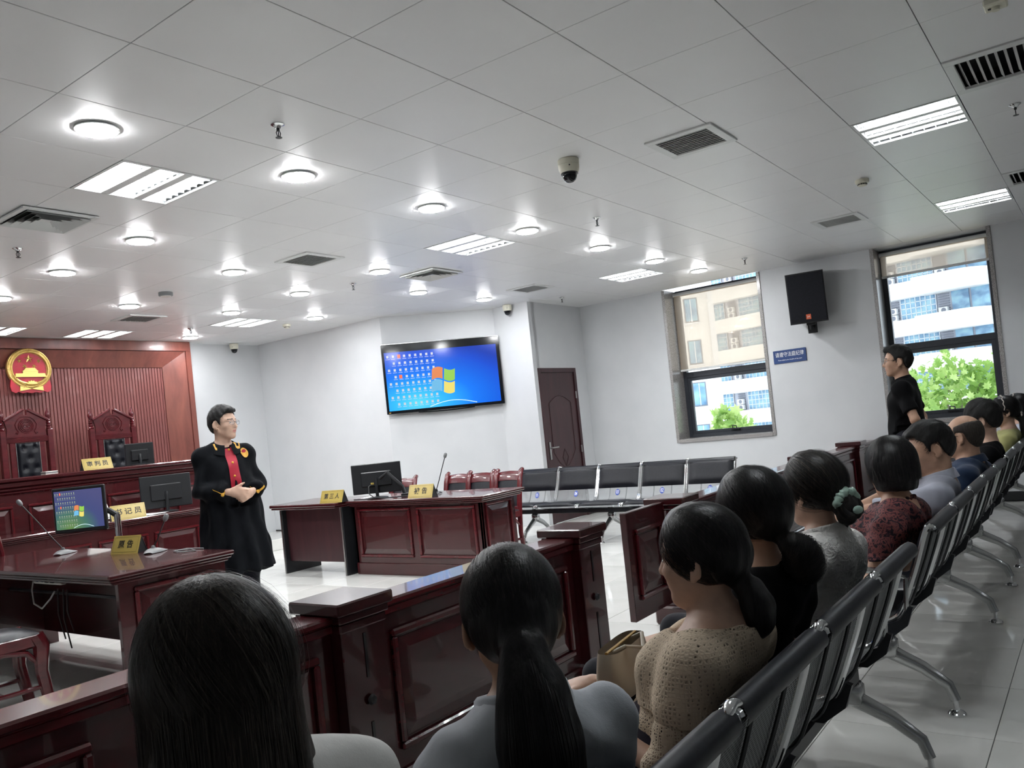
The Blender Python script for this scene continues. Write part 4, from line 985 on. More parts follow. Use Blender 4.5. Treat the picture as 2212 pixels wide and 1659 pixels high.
def airport_bench(label, loc, rz, n, pitch, legs, numbers=None, arms=(True,True)):
    t = thing('airport_bench', label, 'bench', loc, rz, 'linked black and chrome waiting benches')
    if pitch not in _BD: _BD[pitch] = bench_data(pitch)
    D = _BD[pitch]; L = n*pitch
    MB().box(.02,L-.02,.20,.28,.305,.355,.006).build('beam','beam_black',t,None)
    for k in range(n):
        x = pitch*(k+.5)
        s = link('seat_shell', D['shell'], t, (x,0,0))
        link('back_pad', D['back_pad'], s); link('seat_pad', D['seat_pad'], s); link('top_roll', D['top_roll'], s)
        for q in (-1,1): link('side_frame', D['side_frame',q], s)
        link('back_rib', D['rib0'], s); link('back_rib', D['rib1'], s)
        if numbers:
            tx = numbers[k]; i = 21; p = SP[i]; nn = norm_at(i)
            if nn.y < 0: nn = -nn
            M = frame3((-1,0,0),(0,-nn.z,nn.y)); c = p+nn*.004
            st = MB().prism([(.027*math.cos(a),.037*math.sin(a)) for a in np.linspace(0,2*PI,25)[:-1]],0,.001,M,c).build('number_sticker','sticker_blue',s,None)
            eu = M.to_euler(); tt = text_mesh(tx,.058,'print_white','number',s,c+nn*.0014,eu,.0002,sx=.62)
    for k in range(n+1):
        if k in (0,n): continue
        x = pitch*k
        MB().tube([(x-.034,-.026,.800),(x-.028,-.025,.808),(x-.012,-.022,.814),(x,-.021,.816),(x+.012,-.022,.814),(x+.028,-.025,.808),(x+.034,-.026,.800)],[.004,.010,.0125,.013,.0125,.010,.004],10).build('top_clamp','chrome',t,80)
        link('seat_bracket', D['bracket'], t, (x,0,0))
        MB().tube([(x-.025,.556,.425),(x,.566,.430),(x+.025,.556,.425)],[.008,.011,.008],8).build('front_clamp','chrome',t,80)
    for x in legs:
        lg = MB(); lg.box(x-.032,x+.032,.19,.29,.22,.305,.012); lg.tube([(x,.24,.25),(x,.10,.185),(x,.01,.12),(x,-.01,.06)],[.030,.024,.020,.018],10,flat=(1.15,.9)); lg.tube([(x,.24,.25),(x,.36,.185),(x,.47,.12),(x,.50,.06)],[.030,.024,.020,.018],10,flat=(1.15,.9)); lg.box(x-.026,x+.026,.205,.275,.30,.385,.01)
        lo = lg.build('leg','polished_aluminium',t,60)
        for y in (-.01,.50):
            MB().lathe([(.0001,0),(.034,0),(.036,.006),(.028,.016),(.012,.022),(.010,.065),(.0001,.065)],(x,y,0),16).build('levelling_foot','chrome',lo)
    for e, on in zip((0.0,L), arms):
        if on:
            MB().tube([(e,.10,.47),(e,.09,.60),(e,.14,.625),(e,.30,.63),(e,.37,.62),(e,.385,.60),(e,.36,.50),(e,.34,.42)],[.011,.013,.017,.018,.016,.013,.011,.011],8,flat=(1,.8)).build('armrest','polished_aluminium',t)
            MB().prism([(.17,.355),(.33,.355),(.42,.385),(.50,.418),(.40,.414),(.20,.406),(.13,.43),(.09,.485),(.075,.48),(.10,.41)],-.012,.012,frame3((0,1,0),(0,0,1)),(e,0,0)).build('end_bracket','beam_black',t,None)
    return t
GY0 = .63
airport_bench('nearest audience bench, its back running out at the bottom right',(.27,GY0,0),0,5,.565,(.62,2.80),None,(True,True))
airport_bench('middle audience bench under the bob-haired woman and the men',(3.48,GY0,0),0,5,.555,(.19,1.65,2.58),None,(True,True))
airport_bench('farthest audience bench at the right edge, by the second window',(6.45,GY0,0),0,6,.555,(.20,1.7,3.1),None,(True,True))
airport_bench('five-seat bench numbered 01 to 05 standing in front of the brown door',(8.08,3.17,0),R(90),5,.553,(.35,1.41,2.45),['01','02','03','04','05'],(True,True))
airport_bench('second-row bench just entering at the right edge behind the audience',(7.2,-.62,0),0,5,.565,(.42,2.3),None,(True,True))
# ------------------------------------------------------------------ outside: apartment blocks and plane trees
noisy('facade_white',(.74,.73,.72),(.82,.81,.80),(.4,.4,.4),.8)
noisy('facade_grey',(.42,.43,.50),(.50,.51,.57),(.5,.5,.5),.8)
noisy('facade_pale',(.70,.71,.74),(.78,.79,.81),(.4,.4,.4),.8)
m, nt, b = nodes('city_glass'); setp(b, rough=.12, spec=.6)
t_ = N(nt,'ShaderNodeTexNoise',i_Scale=1.0,i_Detail=2); nt.links.new(coord(nt,(.9,.9,1.3)),t_.inputs['Vector'])
r = ramp(nt,[(.35,(.10,.20,.33)),(.5,(.20,.36,.50)),(.65,(.30,.50,.58))],t_.outputs[0]); nt.links.new(r.outputs[0],b.inputs['Base Color'])
plain('louvre_grey',(.20,.21,.25),.6); plain('mullion_white',(.72,.74,.78),.5); plain('ac_white',(.75,.75,.75),.5); plain('teal_net',(.20,.42,.42),.8)
def at_px(x, y, d):
    return Vector((0,0,CAM_H)) + (_rr*((x-1131.16)/1751.37) - _uu*((y-891.64)/1751.37) + _fw)*d
P1, P2 = at_px(1620,867.5,84), at_px(1990,829,70); P1.z = P2.z = 0
_dir = (P2-P1).normalized(); _ang = math.atan2(_dir.y,_dir.x)
BA = thing('apartment_block','tall white apartment block with curved balcony bands, seen through the windows','building',(P1.x,P1.y,-12),_ang)
Z0 = 12.0
LL = (P2-P1).length; S_L, S_R = -7.5, LL+7
MB().box(S_L,S_R+9,1.5,7,0,32).build('wall','facade_grey',BA,None)
_gp = MB().box(-1.55,1.55,1.38,1.42,0,2.0).data('pane','city_glass',None)
_mh = MB().box(-1.58,1.58,1.34,1.40,-.03,.03).data('mullion','mullion_white',None)
_mv = MB().box(-.03,.03,1.34,1.40,0,2.0).data('mullion','mullion_white',None)
_lv = MB().box(-.45,.45,1.36,1.44,-.03,.05).data('louvre_slat','louvre_grey',None)
_ac = MB(); _ac.box(-.38,.38,1.0,1.36,0,.55,.03); _ac = _ac.data('air_conditioner','ac_white',None)
_af = MB().lathe([(.0001,.0),(.2,.0),(.2,.01),(.0001,.012)],(.06,.99,.28),14,frame3((1,0,0),(0,0,1))).data('fan_grille','louvre_grey')
def band_poly(s0, s1, dep):
    pts = [(s0,1.5),(s0,-dep+1.5)]
    pts += [(s1-2.2,-dep+1.5)]
    for a in np.linspace(0,PI/2,7)[1:]: pts.append((s1-2.2+2.2*math.sin(a), -dep+1.5+ (dep+.2)*(1-math.cos(a))))
    return pts
for fl in range(-3,6):
    zt = 10.36-3.28*(fl) + Z0 - 3.28*0
    zb = zt-1.40
    if zb < 0.5: continue
    MB().prism(band_poly(S_L, LL+4.5, 1.3), zb, zt).build('balcony_band','facade_white',BA,None)
    MB().prism(band_poly(LL+.6, LL+6.0, 2.6), zb-.05, zt+.05).build('curved_balcony','facade_white',BA,None)
    MB().prism(band_poly(LL+6.6, S_R+8, 1.0), zb-.5, zt-.5).build('far_balcony','facade_pale',BA,None)
    for s in (-4.6,.4,5.6,LL-11.5,LL-6.0,LL-.16):
        w_ = link('pane',_gp,BA,(s,0,zt))
        for k in range(5): link('mullion',_mh,w_,(0,0,.02+.49*k))
        for k in range(8): link('mullion',_mv,w_,(-1.55+.443*k,0,0))
    for s in (-2.0,3.0,LL-8.7,LL-2.35,LL+2.04):
        for k in range(9): link('louvre_slat',_lv,BA,(s,0,zt+.1+.2*k))
    for s,k in ((-2.0,0),(-2.0,1),(3.0,0),(LL-2.35,0),(LL-2.35,1),(LL+2.04,0)):
        a_ = link('air_conditioner',_ac,BA,(s,0,zt+.05+.6*k)); link('fan_grille',_af,a_)
    for s in (LL+3.4,LL+5.0,LL+8.6,LL+11): MB().box(s-.7,s+.7,1.36,1.44,zt,zt+1.85).build('pane','city_glass',BA,None)
# plain white building at the left of the first window
Q = at_px(1515,880,46); Q.z = 0
BB = thing('white_building','plain white building with small windows at the left side of the first window','building',(Q.x,Q.y,-12),math.atan2(-Q.x,Q.y)+R(1.5))
MB().box(-9,.95,0,8,0,26).build('wall','facade_white',BB,None)
MB().box(.95,1.25,-.15,8,0,26).build('corner_pier','facade_pale',BB,None)
for zf in (11.0,13.4,15.8,18.2):
    for s in (-2.2,.0):
        w_ = MB().box(s-.38,s+.38,-.04,.0,zf,zf+1.35).build('window','louvre_grey',BB,None)
        MB().box(s-.32,s+.32,-.06,-.04,zf+.05,zf+1.3).build('pane','city_glass',w_,None); MB().box(s-.02,s+.02,-.075,-.055,zf+.05,zf+1.3).build('mullion','mullion_white',w_,None)
        MB().box(s-.45,s+.45,-.12,0,zf-.12,zf-.04).build('ledge','facade_pale',w_,None)
Q = at_px(1560,890,112); Q.z = 0
BC = thing('netted_building','teal-netted building between the white building and apartment block','building',(Q.x,Q.y,-12),_ang)
MB().box(-2.6,2.8,0,6,0,12.4).build('wall','teal_net',BC,None)
for k in range(11): MB().box(-2.6+.53*k,-2.5+.53*k,-.2,-.1,0,13.2).build('scaffold_pole','facade_pale',BC,None)
for k in range(10): MB().box(-2.6,2.8,-.2,-.12,1.2*k+.6,1.2*k+.7).build('scaffold_ledger','facade_pale',BC,None)

# plane trees
m, nt, b = nodes('leaf_green'); setp(b, rough=.5); out = nt.nodes['Material Output']
oi = N(nt,'ShaderNodeObjectInfo'); t_ = N(nt,'ShaderNodeTexNoise',i_Scale=2.5); nt.links.new(coord(nt,(1,1,1),'Object'),t_.inputs['Vector'])
ad = N(nt,'ShaderNodeMath',operation='ADD'); nt.links.new(oi.outputs['Random'],ad.inputs[0]); nt.links.new(t_.outputs[0],ad.inputs[1])
mu = N(nt,'ShaderNodeMath',operation='MULTIPLY'); mu.inputs[1].default_value = .55; nt.links.new(ad.outputs[0],mu.inputs[0])
r = ramp(nt,[(.1,(.16,.32,.07)),(.45,(.36,.54,.14)),(.8,(.62,.76,.30))],mu.outputs[0]); nt.links.new(r.outputs[0],b.inputs['Base Color'])
tl = N(nt,'ShaderNodeBsdfTranslucent'); nt.links.new(r.outputs[0],tl.inputs[0]); mx = N(nt,'ShaderNodeMixShader'); mx.inputs[0].default_value = .45
nt.links.new(b.outputs[0],mx.inputs[1]); nt.links.new(tl.outputs[0],mx.inputs[2]); nt.links.new(mx.outputs[0],out.inputs[0])
noisy('bark',(.20,.17,.13),(.36,.32,.26),(6,6,6),.85)
def leaf_poly():
    lob = [(0,.0),(.08,-.04),(.29,-.05),(.23,.08),(.43,.17),(.27,.25),(.33,.45),(.145,.36),(0,.63),(-.145,.36),(-.33,.45),(-.27,.25),(-.43,.17),(-.23,.08),(-.29,-.05),(-.08,-.04)]
    return [(x,y,.10*abs(x)-.12*y*y) for x,y in lob]
_lp = leaf_poly()
_leafme = MB().add(_lp+[(0,.2,0)],[(k,(k+1)%16,16) for k in range(16)]).data('leaf','leaf_green',None)
rng = random.Random(7)
def plane_tree(label, clumps, depth, total, size, trunk_px):
    base = at_px(trunk_px,890,depth); base.z = -7.0
    t = thing('plane_tree', label, 'tree', base, 0, None)
    c0 = at_px(trunk_px,900,depth)-base
    tk = MB().tube([(0,0,0),(.1,0,3.5),(c0.x,c0.y,c0.z-1.0)],[.22,.17,.12],10).build('trunk','bark',t)
    L = []
    wts = [c[2]**2 for c in clumps]
    for cx,cyy,rr_ in clumps:
        q = at_px(cx,cyy,depth)-base
        MB().tube([(c0.x,c0.y,c0.z-1.0),((c0.x+q.x)/2,(c0.y+q.y)/2,(c0.z+q.z)/2-.35),(q.x,q.y,q.z)],[.05,.03,.008],6).build('branch','bark',t)
    for k in range(total):
        cx,cyy,rr_ = rng.choices(clumps,wts)[0]; q = at_px(cx,cyy,depth)-base
        while True:
            v = Vector((rng.uniform(-1,1),rng.uniform(-1,1),rng.uniform(-1,1)))
            if .25 < v.length < 1: break
        p = q+v*rr_; s = size*rng.uniform(.7,1.25)
        L.append(((p+base-Vector((0,0,CAM_H))).length, p, (rng.uniform(-.9,.9)+R(60),rng.uniform(-.9,.9),rng.uniform(0,2*PI)), s))
    L.sort(key=lambda a: a[0]); rest = MB()
    for k,(dd,p,ro,s) in enumerate(L):
        if k < 300:
            o = link('leaf',_leafme,t,p,ro); o.scale = (s,s,s)
        else:
            M = Matrix.LocRotScale(p, __import__('mathutils').Euler(ro), Vector((s,s,s)))
            rest.add([M@Vector(v) for v in _lp]+[M@Vector((0,.2,0))],[(i,(i+1)%16,16) for i in range(16)])
    if rest.f: o = rest.build('foliage','leaf_green',t,None); o['kind'] = 'stuff'
    return t
plane_tree('bright green plane tree filling the lower pane of the second window',[(1950,860,.45),(2005,850,.4),(2038,795,.28),(2035,840,.5),(2075,850,.5),(2118,812,.3),(2120,860,.5),(2160,870,.5),(2190,790,.38),(2195,850,.55),(1990,895,.5),(2060,895,.6),(2140,900,.6)],13.5,1150,.185,2080)
plane_tree('small leafy treetop at the foot of the first window',[(1577,912,.28),(1572,925,.25),(1590,930,.3)],13.5,110,.24,1580)
# ------------------------------------------------------------------ smooth implicit bodies (numpy) -> one continuous mesh
from mathutils.bvhtree import BVHTree
F32 = np.float32
def A3(v): return np.array(v, dtype=F32)
class Sdf:
    """smooth union / subtraction of simple solids, each with a bounding ball; T maps prim frame -> person frame (3x3 M, offset o, scale s)"""
    def __init__(s): s.items = []; s.M = np.eye(3, dtype=F32); s.o = A3((0,0,0)); s.sc = 1.0
    def frame(s, M=None, o=(0,0,0), sc=1.0):
        s.M = np.array(M, dtype=F32) if M is not None else np.eye(3, dtype=F32); s.o = A3(o); s.sc = sc; return s
    def W(s, p): return s.M @ (A3(p)*s.sc) + s.o
    def ell(s, c, r, k=.02, op='u', rot=None, infl=0.0):
        Mr = s.M if rot is None else s.M @ np.array(rot, dtype=F32)
        c = s.W(c); r = A3(r)*s.sc + infl
        def fn(p):
            q = (p-c) @ Mr; k0 = np.sqrt(((q/r)**2).sum(1)); k1 = np.sqrt(((q/(r*r))**2).sum(1)); return k0*(k0-1)/np.maximum(k1,1e-6)
        s.items.append((op, fn, c, float(r.max()), k)); return s
    def cone(s, a, b, ra, rb, k=.02, op='u', ax=None, f=1.0, infl=0.0):
        a = s.W(a); b = s.W(b); ra = ra*s.sc+infl; rb = rb*s.sc+infl; d = b-a; L2 = float(d@d)+1e-9
        n = None
        if ax is not None: n = s.M @ A3(ax); n /= np.linalg.norm(n)
        def fn(p):
            q = p-a
            if n is not None: q = q + np.outer(q@n*(1/f-1), n); dd = d + n*(d@n)*(1/f-1)
            else: dd = d
            l2 = float(dd@dd)+1e-9
            t = np.clip(q@dd/l2, 0, 1); return (np.sqrt(((q-np.outer(t,dd))**2).sum(1)) - (ra+t*(rb-ra)))*min(1,f)
        s.items.append((op, fn, (a+b)/2, math.sqrt(L2)/2+max(ra,rb)*max(1,f), k)); return s
    def half(s, fn, k=.004):
        """keep only where fn(points in person frame) < 0"""
        s.items.append(('i', fn, None, None, k)); return s
    def warp(s, fn): s.items.append(('w', fn, None, None, 0)); return s
    def eval(s, p):
        d = np.full(len(p), .5, dtype=F32)
        for op, fn, c, rb, k in s.items:
            if op == 'w': d = d + fn(p); continue
            if op == 'i':
                v = fn(p); h = np.clip(.5-.5*(v-d)/k,0,1); d = v+(d-v)*h+k*h*(1-h); d = np.maximum(d, v-k); continue
            m = np.nonzero(((p-c)**2).sum(1) < (rb+.10)**2)[0]
            if not len(m): continue
            v = fn(p[m]).astype(F32); e = d[m]
            if op == 'u':
                if k > 0: h = np.clip(.5+.5*(e-v)/k,0,1); d[m] = e+(v-e)*h-k*h*(1-h)
                else: d[m] = np.minimum(e,v)
            elif op == 's':
                h = np.clip(.5-.5*(e+v)/k,0,1); d[m] = e+(-v-e)*h+k*h*(1-h)
        return d
    def bounds(s):
        lo = np.min([c-rb for op,fn,c,rb,k in s.items if op == 'u'],0); hi = np.max([c+rb for op,fn,c,rb,k in s.items if op == 'u'],0); return lo-.02, hi+.02
    def mesh(s, h):
        lo, hi = s.bounds(); B = 6
        nb = np.ceil((hi-lo)/(B*h)).astype(int)+1; n = nb*B+1
        g = [lo[i]+h*np.arange(n[i], dtype=F32) for i in range(3)]
        cc = np.stack(np.meshgrid(*[lo[i]+B*h*(np.arange(nb[i])+.5) for i in range(3)], indexing='ij'),-1).reshape(-1,3).astype(F32)
        dc = s.eval(cc); act = (np.abs(dc) < B*h*1.15).reshape(nb)
        D = np.where(dc < 0, F32(-1), F32(1)).reshape(nb)
        D = np.repeat(np.repeat(np.repeat(D,B,0),B,1),B,2); D = np.pad(D,((0,1),(0,1),(0,1)),mode='edge')
        mk = np.zeros(D.shape, bool); ai = np.argwhere(act)
        off = np.stack(np.meshgrid(*[np.arange(B+1)]*3, indexing='ij'),-1).reshape(-1,3)
        idx = (ai[:,None,:]*B+off[None]).reshape(-1,3); mk[idx[:,0],idx[:,1],idx[:,2]] = True
        ii = np.argwhere(mk); P = np.stack([g[0][ii[:,0]],g[1][ii[:,1]],g[2][ii[:,2]]],1)
        D[ii[:,0],ii[:,1],ii[:,2]] = s.eval(P)
        return surface_nets(D, lo, h)
def surface_nets(D, lo, h):
    S = D < 0; nx, ny, nz = D.shape
    c8 = sum(S[i:nx-1+i, j:ny-1+j, k:nz-1+k].astype(np.int8) for i in (0,1) for j in (0,1) for k in (0,1))
    ai = np.argwhere((c8 > 0) & (c8 < 8)); idm = np.full(c8.shape, -1, np.int64); idm[ai[:,0],ai[:,1],ai[:,2]] = np.arange(len(ai))
    acc = np.zeros((len(ai),3), F32); cnt = np.zeros(len(ai), F32)
    cor = [(i,j,k) for i in (0,1) for j in (0,1) for k in (0,1)]
    for a in cor:
        for ax in range(3):
            if a[ax]: continue
            b = list(a); b[ax] = 1
            va = D[ai[:,0]+a[0],ai[:,1]+a[1],ai[:,2]+a[2]]; vb = D[ai[:,0]+b[0],ai[:,1]+b[1],ai[:,2]+b[2]]
            m = (va < 0) != (vb < 0); t = np.where(m, va/np.where(m,va-vb,1), 0)
            p = np.array(a,F32)[None] + t[:,None]*(np.array(b,F32)-np.array(a,F32))[None]
            acc[m] += p[m]; cnt[m] += 1
    V = (ai + acc/cnt[:,None])*h + lo
    Q = []
    for ax in range(3):
        u, v = (ax+1)%3, (ax+2)%3
        sl0 = [slice(None)]*3; sl1 = [slice(None)]*3; sl0[ax] = slice(0,-1); sl1[ax] = slice(1,None)
        s0, s1 = S[tuple(sl0)], S[tuple(sl1)]; e = np.argwhere(s0 != s1); ok = (e[:,u] > 0) & (e[:,v] > 0) & (e[:,u] < D.shape[u]-1) & (e[:,v] < D.shape[v]-1); e = e[ok]
        du = np.zeros(3,int); du[u] = 1; dv = np.zeros(3,int); dv[v] = 1
        f = [idm[tuple((e-x).T)] for x in (du+dv, dv, 0*du, du)]
        q = np.stack(f,1); fl = s0[tuple(e.T)]; q[~fl] = q[~fl][:,::-1]; Q.append(q)
    return V, np.concatenate(Q)
def np_mesh(name, V, Q, mats, mi=None, smooth=True):
    me = bpy.data.meshes.new(name); k = Q.shape[1]
    me.vertices.add(len(V)); me.vertices.foreach_set('co', np.ascontiguousarray(V, F32).ravel())
    me.loops.add(Q.size); me.loops.foreach_set('vertex_index', np.ascontiguousarray(Q).ravel().astype(np.int32))
    me.polygons.add(len(Q)); me.polygons.foreach_set('loop_start', np.arange(0,Q.size,k,dtype=np.int32)); 
    for m_ in mats: me.materials.append(MATS[m_])
    if mi is not None: me.polygons.foreach_set('material_index', mi.astype(np.int32))
    me.polygons.foreach_set('use_smooth', np.full(len(Q), smooth))
    me.update(calc_edges=True); me.validate(); return me
def relax(V, Q, it=1, lam=.5):
    n = len(V)
    for _ in range(it):
        s = np.zeros_like(V); c = np.zeros(n, F32)
        for a in range(4):
            b = (a+1)%4; np.add.at(s, Q[:,a], V[Q[:,b]]); np.add.at(c, Q[:,a], 1); np.add.at(s, Q[:,b], V[Q[:,a]]); np.add.at(c, Q[:,b], 1)
        V = V*(1-lam)+lam*s/np.maximum(c,1)[:,None]
    return V
def sdf_obj(name, S, h, mats, parent, matfn=None, it=1):
    V, Q = S.mesh(h)
    if it: V = relax(V, Q, it)
    mi = None
    if matfn is not None: mi = matfn(V[Q].mean(1))
    me = np_mesh(name, V, Q, mats if isinstance(mats,(list,tuple)) else [mats], mi)
    return link(name, me, parent)
def rm3(yaw=0, pitch=0, roll=0):
    """head/torso rotation: yaw about z (+ = to its left), pitch about x (+ = up), roll about y"""
    return np.array(Matrix.Rotation(R(yaw),3,'Z') @ Matrix.Rotation(R(pitch),3,'X') @ Matrix.Rotation(R(roll),3,'Y'), dtype=F32)

# ------------------------------------------------------------------ people: materials
def skin(name, c):
    m, nt, b = nodes(name); setp(b, rough=.48, spec=.35, sss=.0)
    t = N(nt,'ShaderNodeTexNoise',i_Scale=1.0,i_Detail=3); nt.links.new(coord(nt,(28,28,28)),t.inputs['Vector'])
    r = ramp(nt,[(.3,tuple(x*.90 for x in c)),(.7,tuple(min(1,x*1.06) for x in c))],t.outputs[0]); nt.links.new(r.outputs[0],b.inputs['Base Color'])
    bump(nt,b,t.outputs[0],.03,.004); return m
skin('skin_light',(.60,.39,.29)); skin('skin_mid',(.50,.30,.205)); skin('skin_tan',(.40,.23,.15))
plain('lip',(.42,.16,.13),.4); plain('brow',(.02,.016,.014),.6); plain('eye_white',(.72,.70,.68),.25); plain('iris_dark',(.015,.010,.008),.12)
def hairmat(name, c, rough=.42):
    m, nt, b = nodes(name); setp(b, rough=rough, spec=.26)
    t = N(nt,'ShaderNodeTexNoise',i_Scale=1.0,i_Detail=3); nt.links.new(coord(nt,(160,160,22)),t.inputs['Vector'])
    r = ramp(nt,[(.3,tuple(x*.55 for x in c)),(.7,tuple(x*1.5 for x in c))],t.outputs[0]); nt.links.new(r.outputs[0],b.inputs['Base Color'])
    bump(nt,b,t.outputs[0],.25,.004); return m
hairmat('hair_black',(.0065,.0062,.0068)); hairmat('hair_brownblack',(.016,.0125,.0095)); hairmat('hair_soft',(.012,.0105,.010),.5); hairmat('hair_short',(.0075,.007,.007),.58); hairmat('hair_sheen',(.018,.016,.0155),.40); hairmat('hair_brownsheen',(.040,.031,.024),.40); hairmat('hair_stubble',(.030,.024,.020),.7)
def cloth(name, c, rough=.8, wv=500, bstr=.12, fold=.0, sheen=.15, c2=None):
    m, nt, b = nodes(name); setp(b, col=c, rough=rough, spec=.12, sheen=sheen)
    t = N(nt,'ShaderNodeTexNoise',i_Scale=1.0,i_Detail=4); nt.links.new(coord(nt,(14,14,9)),t.inputs['Vector'])
    c2 = c2 or tuple(x*.86 for x in c)
    r = ramp(nt,[(.3,c2),(.65,c)],t.outputs[0]); nt.links.new(r.outputs[0],b.inputs['Base Color'])
    t2 = N(nt,'ShaderNodeTexNoise',i_Scale=1.0,i_Detail=2); nt.links.new(coord(nt,(wv,wv,wv)),t2.inputs['Vector'])
    ad = N(nt,'ShaderNodeMath',operation='MULTIPLY_ADD'); ad.inputs[1].default_value = .12; nt.links.new(t2.outputs[0],ad.inputs[0]); nt.links.new(t.outputs[0],ad.inputs[2])
    bump(nt,b,ad.outputs[0],bstr*2.4,.02); return m
cloth('cloth_black',(.0038,.0038,.0046),.85,sheen=.0); cloth('cloth_robe',(.0034,.0042,.0062),.8,sheen=.0); cloth('cloth_navy',(.012,.026,.060),.8); cloth('cloth_greyblue',(.44,.46,.54),.8)
cloth('cloth_palegrey',(.50,.53,.57),.75); cloth('cloth_white',(.76,.755,.73),.8); cloth('cloth_yellow',(.46,.45,.19),.85); cloth('cloth_trousers',(.012,.012,.018),.8); cloth('cloth_purple',(.022,.018,.032),.8); cloth('cloth_jeans',(.02,.03,.055),.85)
plain('trim_red',(.20,.006,.016),.6); plain('robe_red',(.40,.008,.03),.55); plain('embroidery_gold',(.72,.38,.04),.5); plain('mint_satin',(.34,.48,.41),.4); plain('shoe_black',(.01,.01,.01),.3); plain('metal_rim',(.25,.25,.26),.25,metal=1.0); plain('hairband_white',(.62,.56,.5),.5); plain('gold_chain',(.6,.38,.14),.25,metal=1.0)
plain('bag_print',(.42,.36,.28),.5); plain('mask_black',(.008,.008,.01),.6)
# crinkled white blouse
m, nt, b = nodes('cloth_crinkle'); setp(b, col=(.80,.785,.76), rough=.85, spec=.15)
t_ = N(nt,'ShaderNodeTexNoise',i_Scale=1.0,i_Detail=5,i_Distortion=1.6); nt.links.new(coord(nt,(32,32,46)),t_.inputs['Vector']); bump(nt,b,t_.outputs[0],.75,.016)
# floral blouse: dark blotches over dull red
m, nt, b = nodes('cloth_floral'); setp(b, rough=.75, spec=.25)
t_ = N(nt,'ShaderNodeTexNoise',i_Scale=1.0,i_Detail=3,i_Distortion=2.2); nt.links.new(coord(nt,(34,34,34)),t_.inputs['Vector'])
r = ramp(nt,[(.40,(.010,.006,.012)),(.47,(.045,.016,.022)),(.52,(.17,.050,.046)),(.66,(.13,.040,.042)),(.72,(.02,.010,.016))],t_.outputs[0]); nt.links.new(r.outputs[0],b.inputs['Base Color']); bump(nt,b,t_.outputs[0],.25,.01)
# crochet lace: open stitches that show what lies beneath
def crochet(name, sc, hole, yoke=False):
    m, nt, b = nodes(name); setp(b, col=(.70,.575,.43), rough=.9, spec=.15); out = nt.nodes['Material Output']
    v = coord(nt,(sc,sc,sc)); vo = N(nt,'ShaderNodeTexVoronoi',i_Scale=1.0); vo.feature = 'DISTANCE_TO_EDGE'; vo.inputs['Randomness'].default_value = .35; nt.links.new(v,vo.inputs['Vector'])
    r = ramp(nt,[(hole-.05,(0,0,0)),(hole+.06,(1,1,1))],vo.outputs['Distance'])
    bump(nt,b,vo.outputs['Distance'],.6,.004)
    nt.nodes[-1].invert = True
    tr = N(nt,'ShaderNodeBsdfTransparent'); mx = N(nt,'ShaderNodeMixShader'); nt.links.new(r.outputs[0],mx.inputs[0]); nt.links.new(b.outputs[0],mx.inputs[1]); nt.links.new(tr.outputs[0],mx.inputs[2]); nt.links.new(mx.outputs[0],out.inputs[0])
    return m
crochet('crochet_body',150,.26); crochet('crochet_yoke',98,.32)

# ------------------------------------------------------------------ people: head, hair, hands
def head_sdf(S, Rh, hc, sc, fem=False, ear=True):
    S.frame(Rh, hc, sc); j = .92 if fem else 1.0
    S.ell((0,-.015,.035),(.0755,.095,.090),.0)
    S.ell((0,-.046,.002),(.060,.055,.058),.03)
    S.ell((0,.028,-.005),(.066,.064,.085),.03)
    S.ell((0,.034,-.052),(.052*j,.050,.062),.03)
    S.cone((.050*j,.0,-.052),(.012,.062,-.094),.017,.016,.02); S.cone((-.050*j,.0,-.052),(-.012,.062,-.094),.017,.016,.02)
    S.ell((0,.066,-.092),(.020,.017,.016),.018)
    for s in (-1,1):
        S.ell((s*.041,.060,-.020),(.022,.022,.020),.02)                       # cheek
        S.cone((s*.014,.083,.027),(s*.048,.068,.026),.009,.008,.014)            # brow ridge
        S.ell((s*.031,.092,.006),(.019,.014,.012),.012,'s')                    # eye socket
        S.ell((s*.031,.073,.006),(.0135,.0125,.0115),.004)                     # closed-over eyeball volume
        if ear:
            er = rm3(s*24,-10,0)
            S.ell((s*.0815,-.014,-.004),(.0088,.0205,.0335),.005,'u',er); S.ell((s*.0905,-.010,.000),(.0075,.012,.021),.004,'s',er); S.ell((s*.0775,-.006,-.034),(.0075,.010,.011),.006)
    S.cone((0,.083,.018),(0,.102,-.024),.0085,.0125,.012); S.ell((.012,.090,-.028),(.010,.010,.008),.008); S.ell((-.012,.090,-.028),(.010,.010,.008),.008)
    S.ell((0,.083,-.053),(.022,.011,.0055),.008); S.ell((0,.081,-.064),(.019,.011,.006),.008); S.cone((-.022,.089,-.0585),(.022,.089,-.0585),.0022,.0022,.004,'s')
    S.frame()
def face_mats(Rh, hc, sc, extra=None):
    """material index per face: 0 skin, 1 lips, 2 brows"""
    Ri = np.array(Rh, F32)
    def fn(C):
        q = (C-A3(hc)) @ Ri / sc; mi = np.zeros(len(C), int)
        lip = (np.abs(q[:,0]) < .021) & (q[:,1] > .078) & (np.abs(q[:,2]+.0585) < .011-.009*(np.abs(q[:,0])/.021)**2)
        mi[lip] = 1
        ax = np.abs(q[:,0]); zb = .031-.18*np.maximum(0,ax-.035); mi[(ax > .012) & (ax < .052) & (q[:,1] > .055) & (np.abs(q[:,2]-zb) < .0034)] = 2
        return mi
    return fn
